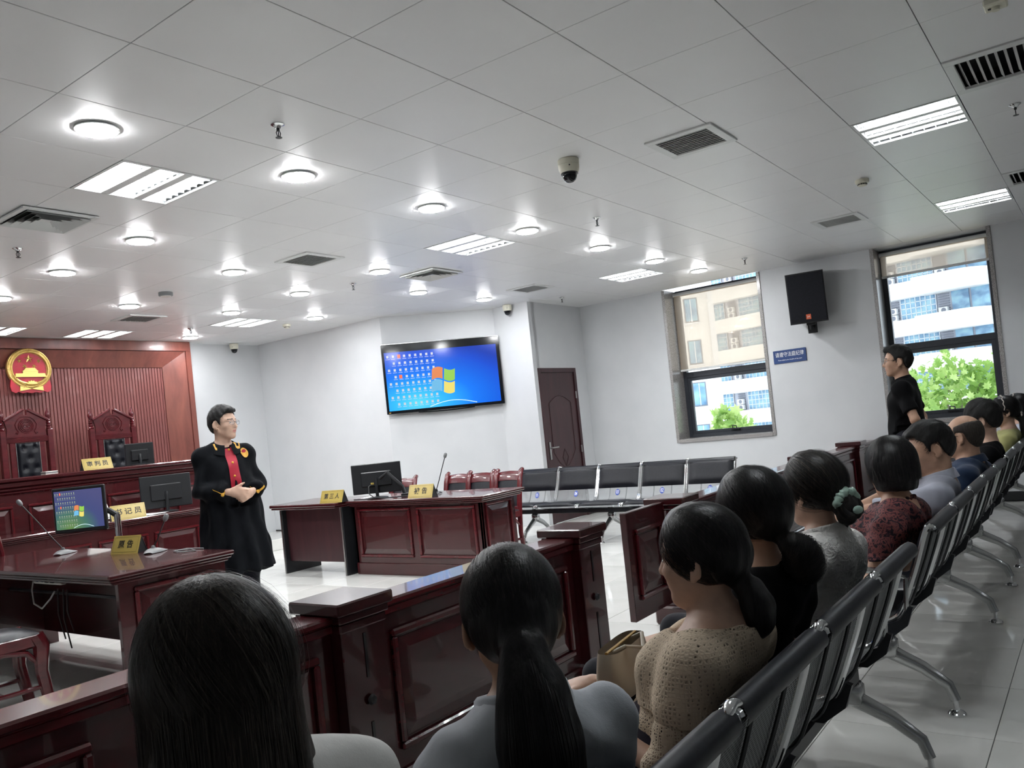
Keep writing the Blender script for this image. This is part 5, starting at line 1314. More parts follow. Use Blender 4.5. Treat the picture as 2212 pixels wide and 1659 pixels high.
def eyes(parent, Rh, hc, sc):
    M = Matrix([list(map(float,r_)) for r_ in Rh]); 
    for s in (-1,1):
        c = Vector([float(a) for a in (A3(hc)+np.array(Rh)@(A3((s*.031,.0775,.006))*sc))])
        e = MB().ball(c,(.0105*sc,.0105*sc,.0062*sc),12,8,M).build('eye','eye_white',parent)
        f = M @ Vector((0,1,0)); MB().ball(c+f*.0072*sc,(.0048*sc,.004*sc,.0048*sc),10,6,M).build('iris','iris_dark',e)
SK_C, SK_R = A3((0,-.015,.035)), A3((.0755,.095,.090))
def hair_shell(S, Rh, hc, sc, t, zh, top=0.0, back=0.0, ears=True, side=0.0):
    """hair cap: skull inflated by t, kept above the hairline zh(y)"""
    S.frame(Rh, hc, sc)
    S.ell(SK_C, SK_R+A3((t+side,t+back*.5,t+top*.5)), .0)
    S.ell((0,-.046,.002),(.060+t*.9,.055+t*.8,.060+t),.03)
    if top: S.ell((0,.01,.06+top*.5),(.062,.075,.062+t+top*.4),.02)
    if back: S.ell((0,-.05,.01),(.062,.062+t+back,.07),.03)
    Ri = np.array(Rh,F32); ys, zs = np.array([a for a,_ in zh]), np.array([b for _,b in zh])
    S.half(lambda p: (np.interp(((p-A3(hc))@Ri/sc)[:,1], ys, zs) - ((p-A3(hc))@Ri/sc)[:,2])*sc, .008)
    if ears:
        for s in (-1,1): S.ell((s*.094,-.012,-.010),(.030,.026,.040),.008,'s')
    S.frame()
HL_MAN = [(-.12,-.075),(-.07,-.070),(-.045,-.03),(-.03,.028),(.004,.030),(.010,-.012),(.024,-.012),(.030,.045),(.050,.066),(.066,.088),(.12,.092)]
HL_TIED = [(-.14,-.075),(-.08,-.070),(-.055,-.050),(-.042,-.01),(-.03,.018),(.005,.022),(.012,-.004),(.022,.0),(.04,.040),(.06,.062),(.08,.085),(.12,.092)]
HL_BALD = [(-.14,-.075),(-.07,-.070),(-.045,-.03),(-.03,.026),(.012,.030),(.022,.010),(.03,.2),(.12,.2)]
def wob(amp, *waves):
    """gentle displacement for folds and hair tufts: waves = (direction vector*freq, phase)"""
    def fn(p):
        d = np.zeros(len(p),F32)
        for w_, ph in waves: d += np.sin(p@A3(w_)+ph)
        return d*F32(amp)
    return fn
def hand(S, wrist, fdir, pnorm, side, curl=(.5,.5,.55,.6), spread=.10, thumb=.6, sc=1.0):
    """palm + five fingers; fdir = finger direction, pnorm = out of the palm (fingers curl that way), side=+1 thumb towards cross(fdir,pnorm)"""
    f = A3(fdir)/np.linalg.norm(fdir); n = A3(pnorm); n = n-f*(n@f); n /= np.linalg.norm(n); t = np.cross(f,n)*side; w = A3(wrist); s = sc
    S.frame()
    S.cone(w, w+f*.035*s, .024*s,.026*s,.02,'u',n,.62)
    S.cone(w+f*.03*s+t*.018*s, w+f*.085*s+t*.022*s, .017*s,.014*s,.014,'u',n,.85); S.cone(w+f*.03*s-t*.016*s, w+f*.080*s-t*.022*s, .017*s,.013*s,.014,'u',n,.85); S.cone(w+f*.03*s, w+f*.085*s, .017*s,.014*s,.014,'u',n,.85)
    for i,(o,l,c) in enumerate(zip((.027,.009,-.009,-.026),(.072,.080,.074,.058),curl)):
        p = w+f*.088*s+t*o*s; a = 0.0; d0 = f+t*(1.5-i)*spread*.35; d0 = d0/np.linalg.norm(d0)
        for q, fr, ra, rb in ((.45,.45,.0092,.0084),(.75,.31,.0084,.0076),(.55,.24,.0076,.0064)):
            a += c*q*1.5; d = d0*math.cos(a)+n*math.sin(a); e = p+d*l*fr*1.06*s; S.cone(p,e,ra*s,rb*s,.004); p = e
    p = w+f*.020*s+t*.022*s; d = f*math.cos(.75)+t*math.sin(.75); 
    for l,ra,rb,b_ in ((.040,.0135,.0105,0.),(.030,.0105,.0092,.35),(.024,.0092,.0070,.6)):
        dd = d*math.cos(thumb*b_)+n*math.sin(thumb*b_)*.8+f*.15; dd /= np.linalg.norm(dd); e = p+dd*l*s; S.cone(p,e,ra*s,rb*s,.008); p = e
# hair strands as fine ribbons
def ribbons(name, Pt, Nm, width, mat, parent, taper=True):
    SHEEN = {'hair_black':'hair_sheen','hair_brownblack':'hair_brownsheen','hair_soft':'hair_brownsheen','hair_short':'hair_sheen'}
    """Pt: (n,k,3) polylines, Nm: (n,k,3) facing normals"""
    n, k, _ = Pt.shape; T = np.gradient(Pt,axis=1); T /= np.maximum(np.linalg.norm(T,axis=2,keepdims=True),1e-7)
    B = np.cross(T,Nm); B /= np.maximum(np.linalg.norm(B,axis=2,keepdims=True),1e-7)
    w = width*np.ones((1,k,1),F32)
    if taper: w = w*np.concatenate([np.ones(k-3),[.8,.55,.2]])[None,:,None]
    V = np.stack([Pt-B*w/2,Pt+B*w/2],2).reshape(-1,3)
    i = (np.arange(n)[:,None]*k+np.arange(k-1)[None]).ravel()*2; Q = np.stack([i,i+1,i+3,i+2],1)
    mi = np.repeat((np.random.default_rng(n).uniform(size=n) < .22).astype(int), k-1)
    me = np_mesh(name, V.astype(F32), Q, [mat, SHEEN.get(mat,mat)], mi); return link(name, me, parent)
def strands_tied(parent, Rh, hc, sc, n, tie, zh, t, tail, tailr, seed, width=.0011, mat='hair_black', frizz=.0, k_tail=14, swirl=0.0, curl=0.0):
    """strands combed over the skull to a tie point, then along a tail (points in head frame)"""
    rg = np.random.default_rng(seed); R_ = SK_R+t
    out = []; ys, zs = np.array([a for a,_ in zh]), np.array([b for _,b in zh])
    U = rg.normal(size=(n*6,3)); U /= np.linalg.norm(U,axis=1,keepdims=True); p = SK_C+U*R_
    ok = p[:,2] > np.interp(p[:,1],ys,zs)-.004; U = U[ok][:n]; n = len(U)
    te = (A3(tie)-SK_C)/R_; te = te/np.linalg.norm(te)
    kk = 12; s = np.linspace(0,1,kk)[None,:,None]
    om = np.arccos(np.clip(U@te,-.999,.999))[:,None,None]; D = (np.sin((1-s)*om)*U[:,None]+np.sin(s*om)*te)/np.sin(om)
    D /= np.linalg.norm(D,axis=2,keepdims=True)
    off = rg.uniform(.0,.004,size=(n,1,1)) + frizz*np.abs(rg.normal(size=(n,1,1)))*np.sin(s*PI)
    wv = .006*np.sin(s*9+rg.uniform(0,6,size=(n,1,1)))*np.cross(D,te)*rg.uniform(.2,1,size=(n,1,1))
    P = SK_C + D*(R_+off) + wv*np.sin(s*PI); Nm = D/R_; Nm /= np.linalg.norm(Nm,axis=2,keepdims=True)
    if tail is not None:
        tl = np.array(tail,float); m = len(tl); u = np.linspace(0,m-1,k_tail); C = np.stack([np.interp(u,np.arange(m),tl[:,a]) for a in range(3)],1)
        C = np.stack([np.convolve(np.pad(C[:,a],1,mode='edge'),[.25,.5,.25],'valid') for a in range(3)],1)
        rr_ = np.interp(u,np.arange(m),np.array(tailr)); ang = rg.uniform(0,2*PI,size=n); q = np.sqrt(rg.uniform(.25,1,size=n))
        T = np.gradient(C,axis=0); T /= np.linalg.norm(T,axis=1,keepdims=True); N1 = np.cross(T,A3((1,0,0))); N1 /= np.linalg.norm(N1,axis=1,keepdims=True); N2 = np.cross(T,N1)
        aa = ang[:,None]+swirl*np.linspace(0,1,k_tail)[None]*rg.uniform(.5,1.5,size=(n,1))
        O = (np.cos(aa)[...,None]*N1[None]+np.sin(aa)[...,None]*N2[None])
        tp = C[None]+O*(rr_[None,:]*q[:,None])[...,None]
        if curl:
            ph_ = rg.uniform(0,6.28,(n,1,3)); fq = rg.uniform(5,11,(n,1,1)); uu_ = np.linspace(0,1,k_tail)[None,:,None]; tp = tp+curl*np.sin(uu_*fq*2.2+ph_)*np.minimum(1,uu_*3)
        P = np.concatenate([P[:,:-1],tp],1); Nm = np.concatenate([Nm[:,:-1],O],1)
    P = (P*sc)@np.array(Rh).T+A3(hc); Nm = Nm@np.array(Rh).T
    return ribbons('hair_strands', P, Nm, width, mat, parent)

def strands_short(parent, Rh, hc, sc, n, zh, t, seed, length=.026, width=.0010, mat='hair_black', flow=(0,.5,-.9), lift=.22, ztop=None, top=0.0):
    """short cropped hairs: each starts on the hair cap and lies over along the flow"""
    rg = np.random.default_rng(seed); R_ = SK_R+t; ys, zs = np.array([a for a,_ in zh]), np.array([b for _,b in zh])
    U = rg.normal(size=(n*5,3)); U /= np.linalg.norm(U,axis=1,keepdims=True); R2 = R_+np.array([0,0,top])*(U[:,2:3] > 0)
    p = SK_C+U*R2; ok = (p[:,2] > np.interp(p[:,1],ys,zs)+.004) & ~((np.abs(p[:,0]) > .06) & (np.abs(p[:,1]+.012) < .026) & (p[:,2] < .028))
    if ztop is not None: ok &= p[:,2] < ztop-.25*np.maximum(0,p[:,1]+.03)
    U = U[ok][:n]; p = p[ok][:n]; n = len(p)
    nn = U/R_; nn /= np.linalg.norm(nn,axis=1,keepdims=True); f = np.array(flow,float)+rg.normal(size=(n,3))*.35; f = f-nn*(f*nn).sum(1,keepdims=True); f /= np.linalg.norm(f,axis=1,keepdims=True)
    k = 5; u = np.linspace(0,1,k)[None,:,None]; L = length*rg.uniform(.6,1.15,(n,1,1))
    P = (p-nn*.003)[:,None]+f[:,None]*L*u+nn[:,None]*(lift*L*(u-.75*u*u))
    P = (P*sc)@np.array(Rh).T+A3(hc); return ribbons('hair_strands',P,np.repeat((nn@np.array(Rh).T)[:,None],k,1),width,mat,parent)
# ------------------------------------------------------------------ people: bodies
def body_prims(S, J, g, infl=0.0, torso=True, arms=True, legs=True, part='skin'):
    """torso, arms and legs from joints J; g: build factors"""
    S.frame(); w = g.get('w',1.0); fem = g.get('fem',False)
    P, C, Nb = J['pelvis'], J['chest'], J['neck']
    up = (Nb-P)/np.linalg.norm(Nb-P); ex = J['ex']; fy = np.cross(up,ex); fy /= np.linalg.norm(fy); fy = fy if fy@J['fwd'] > 0 else -fy
    Mt = np.stack([ex,fy,up],1).astype(F32)
    if torso:
        S.ell(P,(.155*w,.115*w,.12),.0,'u',Mt,infl); mid = P*.5+C*.5+J['back']*.012
        S.ell(mid,(.138*w,.100*w,.15),.06,'u',Mt,infl+g.get('belly',0)); S.ell(C,(.148*w,.098*w,.175),.06,'u',Mt,infl)
        if fem:
            for s in (-1,1): S.ell(C+ex*s*.065+fy*.075-up*.015,(.060,.045,.058),.04,'u',Mt,infl)
        for s in (-1,1):
            sh = J['sh'][s]; S.cone(Nb-up*.015, sh+up*.012, .050*w,.040*w,.05,infl=infl); S.cone(C+ex*s*.06+up*.04, sh-up*.02, .075*w,.052*w,.05,infl=infl)
        S.ell(C+up*.10-fy*.03,(.13*w,.07,.09),.05,'u',Mt,infl)
    if arms:
        for s in (-1,1):
            S.cone(J['sh'][s],J['el'][s],.048*w,.038*w,.03,infl=infl); S.cone(J['el'][s],J['wr'][s],.038*w,.024*w,.02,infl=infl)
    if legs:
        for s in (-1,1):
            S.cone(J['hip'][s],J['kn'][s],.082*w,.056*w,.04,infl=infl); S.cone(J['kn'][s],J['an'][s],.054*w,.036*w,.03,infl=infl)
    return Mt
def collar(parent, c, rx, ry, h, mat, M, gap=20, spread=.020, name='collar', drop=.018):
    rows = []
    for r_, z in ((.002,-.012),(.0,.0),(-.003,h),(.003,h+.004),(.010,h-.002),(spread,-drop)):
        rows.append([Vector(c)+M@Vector(((rx+r_)*math.sin(a),(ry+r_)*math.cos(a)*1.0, z-.25*(ry)*max(0,math.cos(a))*.55)) for a in np.linspace(R(gap),2*PI-R(gap),33)])
    return MB().sheet(rows).build(name, mat, parent, 80)
def glasses(parent, Rh, hc, sc, mat='metal_rim', r=.0011):
    M = Matrix([list(map(float,q)) for q in Rh]); c0 = Vector([float(a) for a in hc])
    H = lambda x,y,z: c0+M@(Vector((x,y,z))*sc)
    o = bpy.data.objects.new('spectacles', None); COL.objects.link(o); o.parent = parent
    fr = MB()
    for s in (-1,1):
        ring = [H(s*.033+.024*math.copysign(abs(math.cos(a))**.7,math.cos(a)), .100-.18*(abs(s*.033+.024*math.cos(a))-.01)**1.0*abs(.5), .004+.016*math.copysign(abs(math.sin(a))**.7,math.sin(a))) for a in np.linspace(0,2*PI,25)]
        fr.tube(ring, r*sc, 6, False)
        fr.tube([H(s*.057,.094,.012),H(s*.074,.080,.012),H(s*.080,.0,.012),H(s*.080,-.012,.006)], r*sc, 6)
        MB().add(ring[:-1],[tuple(range(24))]).build('lens','lens_glass',o,None)
    fr.tube([H(-.010,.100,.009),H(0,.103,.011),H(.010,.100,.009)], r*sc, 6)
    fr.build('frame',mat,o)
    return o
def V3(a): return Vector([float(x) for x in a])
def np_rotz(a): return np.array(Matrix.Rotation(a,3,'Z'), dtype=F32)

def seated(label, X, Yh, ztop, sc=1.0, yaw=0, pitch=0, roll=0, byaw=0, fem=True, skin='skin_light', shirt='cloth_white', trousers='cloth_trousers', sleeve='short', neck=(.070,.072), w=.93, pel_y=.96, hands='lap', res=.0065, ear=True, eye=True, hairtop=.142, nk=.165, crew=0.0, belly=0.0, fold=.0025, arm_out=.05, col=None, cres=.009):
    lean = 0
    t = thing('person', label, 'person', (X, pel_y, 0), R(byaw))
    Rb = np_rotz(-R(byaw))
    hc = Rb @ A3((0, Yh-pel_y, ztop-hairtop*sc)); Rh = rm3(yaw-byaw, pitch, roll)
    J = {}
    nb = hc + (Rh@A3((0,-.030,0)))*.6 + A3((0,-.018,-nk*sc)); J['neck'] = nb
    P = A3((0,0,.535)); J['pelvis'] = P; J['ex'] = A3((1,0,0)); J['fwd'] = A3((0,1,0)); J['back'] = A3((0,-1,0))
    J['chest'] = nb + (P-nb)*.40 + A3((0,.004,0))
    sw = (.150 if fem else .178)*w/.93
    J['sh'] = {s: nb+A3((s*sw,.002,-.058)) for s in (-1,1)}
    J['el'] = {s: J['sh'][s]+A3((s*arm_out,.085,-.235*sc)) for s in (-1,1)}
    J['wr'] = {s: A3((s*.075,.285,.615)) for s in (-1,1)}
    if hands == 'mouth':
        J['el'][-1] = A3((-.19,.26,.70)); J['wr'][-1] = hc + Rh@A3((-.035,.155,-.12))
    J['hip'] = {s: A3((s*.088,.01,.52)) for s in (-1,1)}; J['kn'] = {s: A3((s*.105,.425,.515)) for s in (-1,1)}; J['an'] = {s: A3((s*.105,.455,.095)) for s in (-1,1)}
    g = dict(w=w, fem=fem, belly=belly)
    # ---- body: one continuous skin surface
    S = Sdf(); head_sdf(S, Rh, hc, sc, fem, ear)
    S.frame(); S.cone(hc+Rh@A3((0,-.022,-.055))*sc, nb+A3((0,.004,-.03)), (.041 if fem else .051)*sc, (.049 if fem else .058)*sc, .03)
    body_prims(S, J, g, -.004)
    for s in (-1,1):
        if hands == 'mouth' and s == -1: hand(S, J['wr'][s], Rh@A3((.35,-.25,.9)), Rh@A3((.3,-1,-.1)), 1, (.75,.8,.85,.9))
        else: hand(S, J['wr'][s], (-s*.55,.85,-.12), (0,0,-1), s, (.35,.4,.45,.5))
        S.frame(); S.cone(J['an'][s], J['an'][s]+A3((0,.10,-.055)), .034,.024,.02)
    sdf_obj('body', S, res, [skin,'lip','brow'], t, face_mats(Rh,hc,sc))
    if eye: eyes(t, Rh, hc, sc)
    # ---- shirt
    S = Sdf(); Mt = body_prims(S, J, g, .010, True, False, False)
    for s in (-1,1):
        if sleeve == 'long':
            S.cone(J['sh'][s],J['el'][s],.052*w,.044*w,.03,infl=.012); S.cone(J['el'][s],J['el'][s]*.12+J['wr'][s]*.88,.044*w,.032*w,.02,infl=.010)
        else:
            f = dict(short=.62,cap=.40,elbow=.95)[sleeve]; e = J['sh'][s]*(1-f)+J['el'][s]*f
            S.cone(J['sh'][s], e, .052*w,.050*w,.035,infl=.013)
            d = (J['el'][s]-J['sh'][s]); d = d/np.linalg.norm(d); ee = e.copy(); sgn = s
            S.half(lambda p, ee=ee, d=d, sgn=sgn: np.where((p[:,0]*sgn > sw*.80)&(p[:,2] > .56), (p-ee)@d, -1).astype(F32), .003)
    S.frame(); S.ell(nb+A3((0,.022,.078+crew)),(neck[0]*1.28,neck[1]*1.28,.11),.010,'s')
    S.half(lambda p: (F32(.50)-p[:,2]), .004)
    S.warp(wob(fold, ((38,9,26),.3), ((-30,14,34),1.7), ((11,40,-22),.9), ((55,-20,60),2.2)))
    so = sdf_obj('shirt', S, cres, [shirt], t)
    # ---- trousers and shoes
    S = Sdf(); body_prims(S, J, g, .012, False, False, True); S.ell(P,(.155*w,.118*w,.115),.05,infl=.012)
    S.half(lambda p: (F32(.13)-p[:,2]), .004); S.half(lambda p: (p[:,2]-F32(.655)), .004); S.warp(wob(.0025,((30,22,18),.4),((-20,36,25),1.1)))
    sdf_obj('trousers', S, .012, [trousers], t)
    for s in (-1,1):
        a = J['an'][s]; S = Sdf(); S.ell((a[0],a[1]+.055,.040),(.040,.125,.038),.0); S.ell((a[0],a[1]-.02,.065),(.034,.05,.055),.03); S.half(lambda p: (F32(.002)-p[:,2]), .003); sdf_obj('shoe', S, .008, ['shoe_black'], t)
    if col: collar(t, V3(nb+A3((0,.012,.020))), col[0]+.010, col[1]+.008, col[2], shirt, Matrix.Rotation(R(-12),3,'X'), gap=col[3] if len(col) > 3 else 20)
    return t, Rh, hc, nb, J
def tuft(t, name, S, res, mat, it=1): return sdf_obj(name, S, res, [mat], t, None, it)

# --- woman 1: long loose dark hair, white top with a red neckband
t, Rh, hc, nb, J = seated('woman with long loose dark hair in a white top, nearest at lower left', .610,.985,1.210,1.02,-12,0,0,-8,skin='skin_light',shirt='cloth_white',neck=(.086,.080),res=.006,pel_y=1.04,eye=True,fold=.003,nk=.130,w=1.03)
S = Sdf(); hair_shell(S,Rh,hc,1.02,.016,[(-.2,-.5),(.2,-.5)],ears=False)
S.frame(Rh,hc,1.02); S.cone((0,-.025,.015),(.004,-.040,-.16),.094,.088,.03,ax=(0,1,0),f=.92); S.cone((-.004,-.045,-.14),(-.016,-.052,-.33),.084,.064,.05,ax=(0,1,0),f=.62); S.cone((.055,-.02,-.10),(.092,-.03,-.20),.038,.010,.04,ax=(0,1,0),f=.8); S.cone((-.04,-.035,-.10),(-.05,-.045,-.30),.045,.03,.04,ax=(0,1,0),f=.8)
S.ell((0,.105,-.045),(.058,.085,.115),.02,'s'); S.frame(); S.warp(wob(.0012,((150,40,6),.2),((-110,90,9),1.3)))
tuft(t,'hair',S,.006,'hair_brownblack')
def strands_loose(parent,Rh,hc,sc,n,seed,length,mat,width=.0011,t_=.0165,fl=1.0,tuck=0.0):
    rg = np.random.default_rng(seed); R_ = SK_R+t_
    ph = rg.uniform(R(-235),R(55),n)                                # azimuth from +x; the face side stays open
    th0 = rg.uniform(.05,.55,n)
    k1, k2 = 11, 14; s = np.linspace(0,1,k1)[None]; th = th0[:,None]+(PI*.53-th0[:,None])*s
    part = A3((.012,-.01,0)); D = np.stack([np.sin(th)*np.cos(ph)[:,None],np.sin(th)*np.sin(ph)[:,None],np.cos(th)],2)
    off = rg.uniform(0,.005,(n,1,1))
    P1 = SK_C+D*(R_+off)
    e = P1[:,-1:]; u = np.linspace(0,1,k2)[None,1:,None]; L = length*rg.uniform(.82,1.05,(n,1,1))
    dx = np.cos(ph)[:,None,None]; dy = np.sin(ph)[:,None,None]
    drift = np.concatenate([(.016*np.maximum(0,dx)-.018*np.maximum(0,-dx)-.012)*u**1.6, (-.022*u**1.2)*np.ones_like(dx)+(-.045*dy)*(u**1.4)*(dy<0)*-.4, -L*u],2)
    drift[...,:2] *= fl
    inn = 1-.16*u*(dx<0)*fl-tuck*u*u
    P2 = e*np.concatenate([inn,np.ones_like(inn),np.ones_like(inn)],2)+drift + .003*np.sin(u*7+rg.uniform(0,6,(n,1,1)))*rg.uniform(-1,1,(n,1,3))
    P = np.concatenate([P1,P2],1); Nm = np.concatenate([D,np.repeat(np.concatenate([dx,dy,0*dx],2),k2-1,1)],1)
    P = (P*sc)@np.array(Rh).T+A3(hc); return ribbons('hair_strands',P,Nm@np.array(Rh).T,width,mat,parent)
strands_loose(t,Rh,hc,1.02,6500,3,.30,'hair_brownblack')
strands_tied(t,Rh,hc,1.02,500,(.03,-.06,-.05),[(-.2,.06),(.2,.06)],.020,None,None,33,.0009,'hair_brownblack',.006)
b = MB(); Mx = Matrix.Rotation(R(-14),3,'X')
b.tube([V3(nb)+Vector((0,.022,.012))+Mx@Vector((.088*math.sin(a),.082*math.cos(a),-.012*math.cos(a))) for a in np.linspace(0,2*PI,41)],.011,8,False,flat=(1.1,.5)); b.build('neckband','trim_red',t)

# --- woman 2: smooth ponytail, pale grey shirt with a stand collar
t, Rh, hc, nb, J = seated('woman with a long smooth ponytail in a pale grey collared shirt', 1.150,.900,1.160,1.0,-46,-4,0,-24,skin='skin_tan',shirt='cloth_palegrey',sleeve='short',neck=(.060,.062),res=.0055,pel_y=.98,col=(.064,.068,.030,24),fold=.003)
TAIL2 = [(0,-.108,-.022),(0,-.138,-.040),(.003,-.158,-.100),(.006,-.160,-.170),(.010,-.150,-.240),(.016,-.138,-.320)]; TR2 = [.018,.034,.056,.066,.060,.018]
S = Sdf(); hair_shell(S,Rh,hc,1.0,.011,HL_TIED,back=.006); S.frame(Rh,hc,1.0)
for a,b_,ra,rb in zip(TAIL2,TAIL2[1:],TR2,TR2[1:]): S.cone(a,b_,ra*.92,rb*.92,.03,ax=(0,1,0),f=.72)
S.frame(); S.warp(wob(.0008,((190,60,10),.2),((-160,120,12),1.3))); tuft(t,'hair',S,.0055,'hair_black')
strands_tied(t,Rh,hc,1.0,5200,(0,-.106,-.022),HL_TIED,.0125,TAIL2,[a*1.0 for a in TR2],11,.0010,'hair_black',.0008)
_M = Matrix([list(map(float,q)) for q in Rh]); MB().tube([V3(hc)+_M@Vector((.020*math.cos(a),-.120,-.030+.020*math.sin(a))) for a in np.linspace(0,2*PI,17)],.006,6,False).build('hair_tie','cloth_black',t)

# --- woman 3: low ponytail, crochet top, gold necklace, handbag on her lap
t, Rh, hc, nb, J = seated('woman with a low ponytail in a beige crochet top and gold necklace', 1.880,.860,1.128,1.0,4,-3,0,0,skin='skin_light',shirt='crochet_body',sleeve='elbow',neck=(.108,.100),res=.0048,pel_y=.98,trousers='cloth_purple',crew=-.020,fold=.003,cres=.007)
TAIL3 = [(0,-.094,-.066),(0,-.116,-.082),(0,-.128,-.120),(0,-.124,-.160),(0,-.112,-.205)]; TR3 = [.018,.030,.036,.032,.008]
S = Sdf(); hair_shell(S,Rh,hc,1.0,.013,HL_TIED,back=.004,top=.004); S.frame(Rh,hc,1.0)
for a,b_,ra,rb in zip(TAIL3,TAIL3[1:],TR3,TR3[1:]): S.cone(a,b_,ra*.9,rb*.9,.03)
S.frame(); S.warp(wob(.0010,((170,60,20),.2),((-140,110,30),1.3))); tuft(t,'hair',S,.0055,'hair_black')
strands_tied(t,Rh,hc,1.0,4200,(0,-.098,-.062),HL_TIED,.0148,TAIL3,[a*1.05 for a in TR3],12,.0011,'hair_black',.0015)
S = Sdf(); g3 = dict(w=.93,fem=True); body_prims(S,J,g3,.018,True,False,False)
for s in (-1,1): S.cone(J['sh'][s], J['sh'][s]*.62+J['el'][s]*.38, .060,.064,.04,infl=.014)
_nb3 = nb.copy(); S.ell(_nb3+A3((0,.022,.060)),(.140,.130,.11),.010,'s')
S.half(lambda p: (F32(_nb3[2]-.150)+.03*np.sin(p[:,0]*9).astype(F32)-p[:,2]), .004)
sdf_obj('crochet_yoke', S, .007, ['crochet_yoke'], t)
b = MB(); pts = []
for a in np.linspace(0,2*PI,60):
    pts.append(V3(nb)+Vector((.070*math.sin(a),.016+.074*math.cos(a),.012-.034*(math.cos(a)+.2))))
b.tube(pts,.0012,5,False)
for p in pts[::4]: b.ball(p,.0028,7,5)
b.build('necklace','gold_chain',t)
t = thing('handbag','beige patterned handbag held on the lap of the crochet-clad woman','bag',(1.98,1.17,.605),R(8)); t.scale = (.8,.85,.62)
b = MB(); rows = []
for z in np.linspace(0,.20,7): rows.append([((.15+.02*math.sin(z*15))*math.copysign(abs(math.cos(a))**.6,math.cos(a)),(.055*(1-z*1.6)+.006)*math.copysign(abs(math.sin(a))**.6,math.sin(a)),z) for a in np.linspace(0,2*PI,29)])
b.sheet(rows); b.add([rows[0][k] for k in range(28)],[tuple(range(28))[::-1]]); b.build('pouch','bag_print',t,80)
MB().tube([(-.09,-.005,.19),(-.085,-.045,.215),(0,-.075,.18),(.085,-.045,.215),(.09,-.005,.19)],.007,8).build('strap','bag_print',t)
MB().tube([(-.14,0,.2),(.14,0,.2)],.006,6).build('zip','gold_chain',t)

# --- woman 4: braided crown, curly low ponytail, black top
t, Rh, hc, nb, J = seated('woman in black with a braided hairline and a curly low ponytail', 2.290,.870,1.176,1.02,-26,-4,0,-10,skin='skin_mid',shirt='cloth_black',sleeve='short',neck=(.070,.070),res=.006,pel_y=.98)
TAIL4 = [(0,-.096,-.068),(.01,-.120,-.080),(.025,-.138,-.105),(.035,-.138,-.140),(.035,-.126,-.180)]; TR4 = [.020,.036,.050,.052,.030]
S = Sdf(); hair_shell(S,Rh,hc,1.02,.015,HL_TIED,back=.006,top=.006); S.frame(Rh,hc,1.02)
for a,b_,ra,rb in zip(TAIL4,TAIL4[1:],TR4,TR4[1:]): S.cone(a,b_,ra*.5,rb*.5,.03)
for a in np.linspace(R(-75),R(75),11): S.ell((.072*math.sin(a),.030-.028*(1-math.cos(a)),.118-.075*(1-math.cos(a))),(.013,.012,.012),.006)
S.frame(); S.warp(wob(.0014,((130,60,40),.2),((-120,90,55),1.3))); tuft(t,'hair',S,.0065,'hair_black')
strands_tied(t,Rh,hc,1.02,2600,(0,-.100,-.068),HL_TIED,.018,TAIL4,[a*1.0 for a in TR4],13,.0009,'hair_black',.003,26,10.0,.0065)

# --- woman 5: bun in a mint scrunchie, crinkled white blouse
t, Rh, hc, nb, J = seated('woman in a crinkled white blouse, bun held by a mint scrunchie', 2.850,.858,1.172,1.0,-24,-3,0,-12,skin='skin_light',shirt='cloth_crinkle',sleeve='short',neck=(.062,.064),res=.0065,pel_y=.98,col=(.064,.068,.026,18))
S = Sdf(); hair_shell(S,Rh,hc,1.0,.014,HL_TIED,back=.006,top=.006); S.frame(Rh,hc,1.0); S.ell((.0,-.128,-.050),(.050,.034,.046),.02); S.ell((.010,-.120,-.085),(.035,.030,.030),.02); S.cone((.02,-.10,-.10),(.03,-.095,-.135),.014,.004,.02)
S.frame(); S.warp(wob(.0014,((150,70,50),.2),((-130,100,60),1.3))); tuft(t,'hair',S,.006,'hair_soft')
strands_tied(t,Rh,hc,1.0,2400,(0,-.108,-.045),HL_TIED,.0165,[(0,-.11,-.03),(.045,-.135,-.03),(.04,-.150,-.075),(-.02,-.150,-.09),(-.045,-.135,-.05),(-.01,-.145,-.02),(.02,-.155,-.05)],[.012,.016,.017,.017,.016,.014,.006],14,.0013,'hair_soft',.005,16)
_M = Matrix([list(map(float,q)) for q in Rh]); MB().tube([V3(hc)+_M@Vector(((.046+.004*math.sin(9*a))*math.cos(a)+.002,-.134-.006*math.sin(a),-.040+(.036+.003*math.cos(7*a))*math.sin(a))) for a in np.linspace(R(-25),R(205),40)],[.0145+.003*math.sin(k*1.9) for k in range(40)],8).build('scrunchie','mint_satin',t,80)
MB().ball(V3(hc)+_M@Vector((.012,-.164,-.066)),(.024,.010,.014),10,6,_M).build('scrunchie_fold','mint_satin',t)

# --- woman 6: black bob, dark red floral blouse
t, Rh, hc, nb, J = seated('woman with a sleek black bob in a dark red floral blouse', 3.800,.800,1.150,1.0,-32,-6,0,-6,skin='skin_mid',shirt='cloth_floral',sleeve='short',neck=(.066,.068),w=1.02,res=.0075,pel_y=.97,hands='lap',trousers='cloth_jeans',fold=.004)
S = Sdf(); hair_shell(S,Rh,hc,1.0,.018,[(-.2,-.5),(.2,-.5)],ears=False); S.frame(Rh,hc,1.0); S.cone((0,-.018,.02),(0,-.020,-.055),.092,.088,.03); S.ell((0,.110,-.045),(.050,.080,.115),.02,'s'); S.frame()
_hz = float(hc[2]); S.half(lambda p: (F32(_hz-.092)+.10*(p[:,1]-F32(hc[1]))*0-p[:,2]), .010); S.warp(wob(.0009,((160,60,5),.2),((-140,110,6),1.3))); tuft(t,'hair',S,.006,'hair_black')
strands_loose(t,Rh,hc,1.0,1800,6,.085,'hair_black',.0012,.0185,0.0,.10)
b = MB()
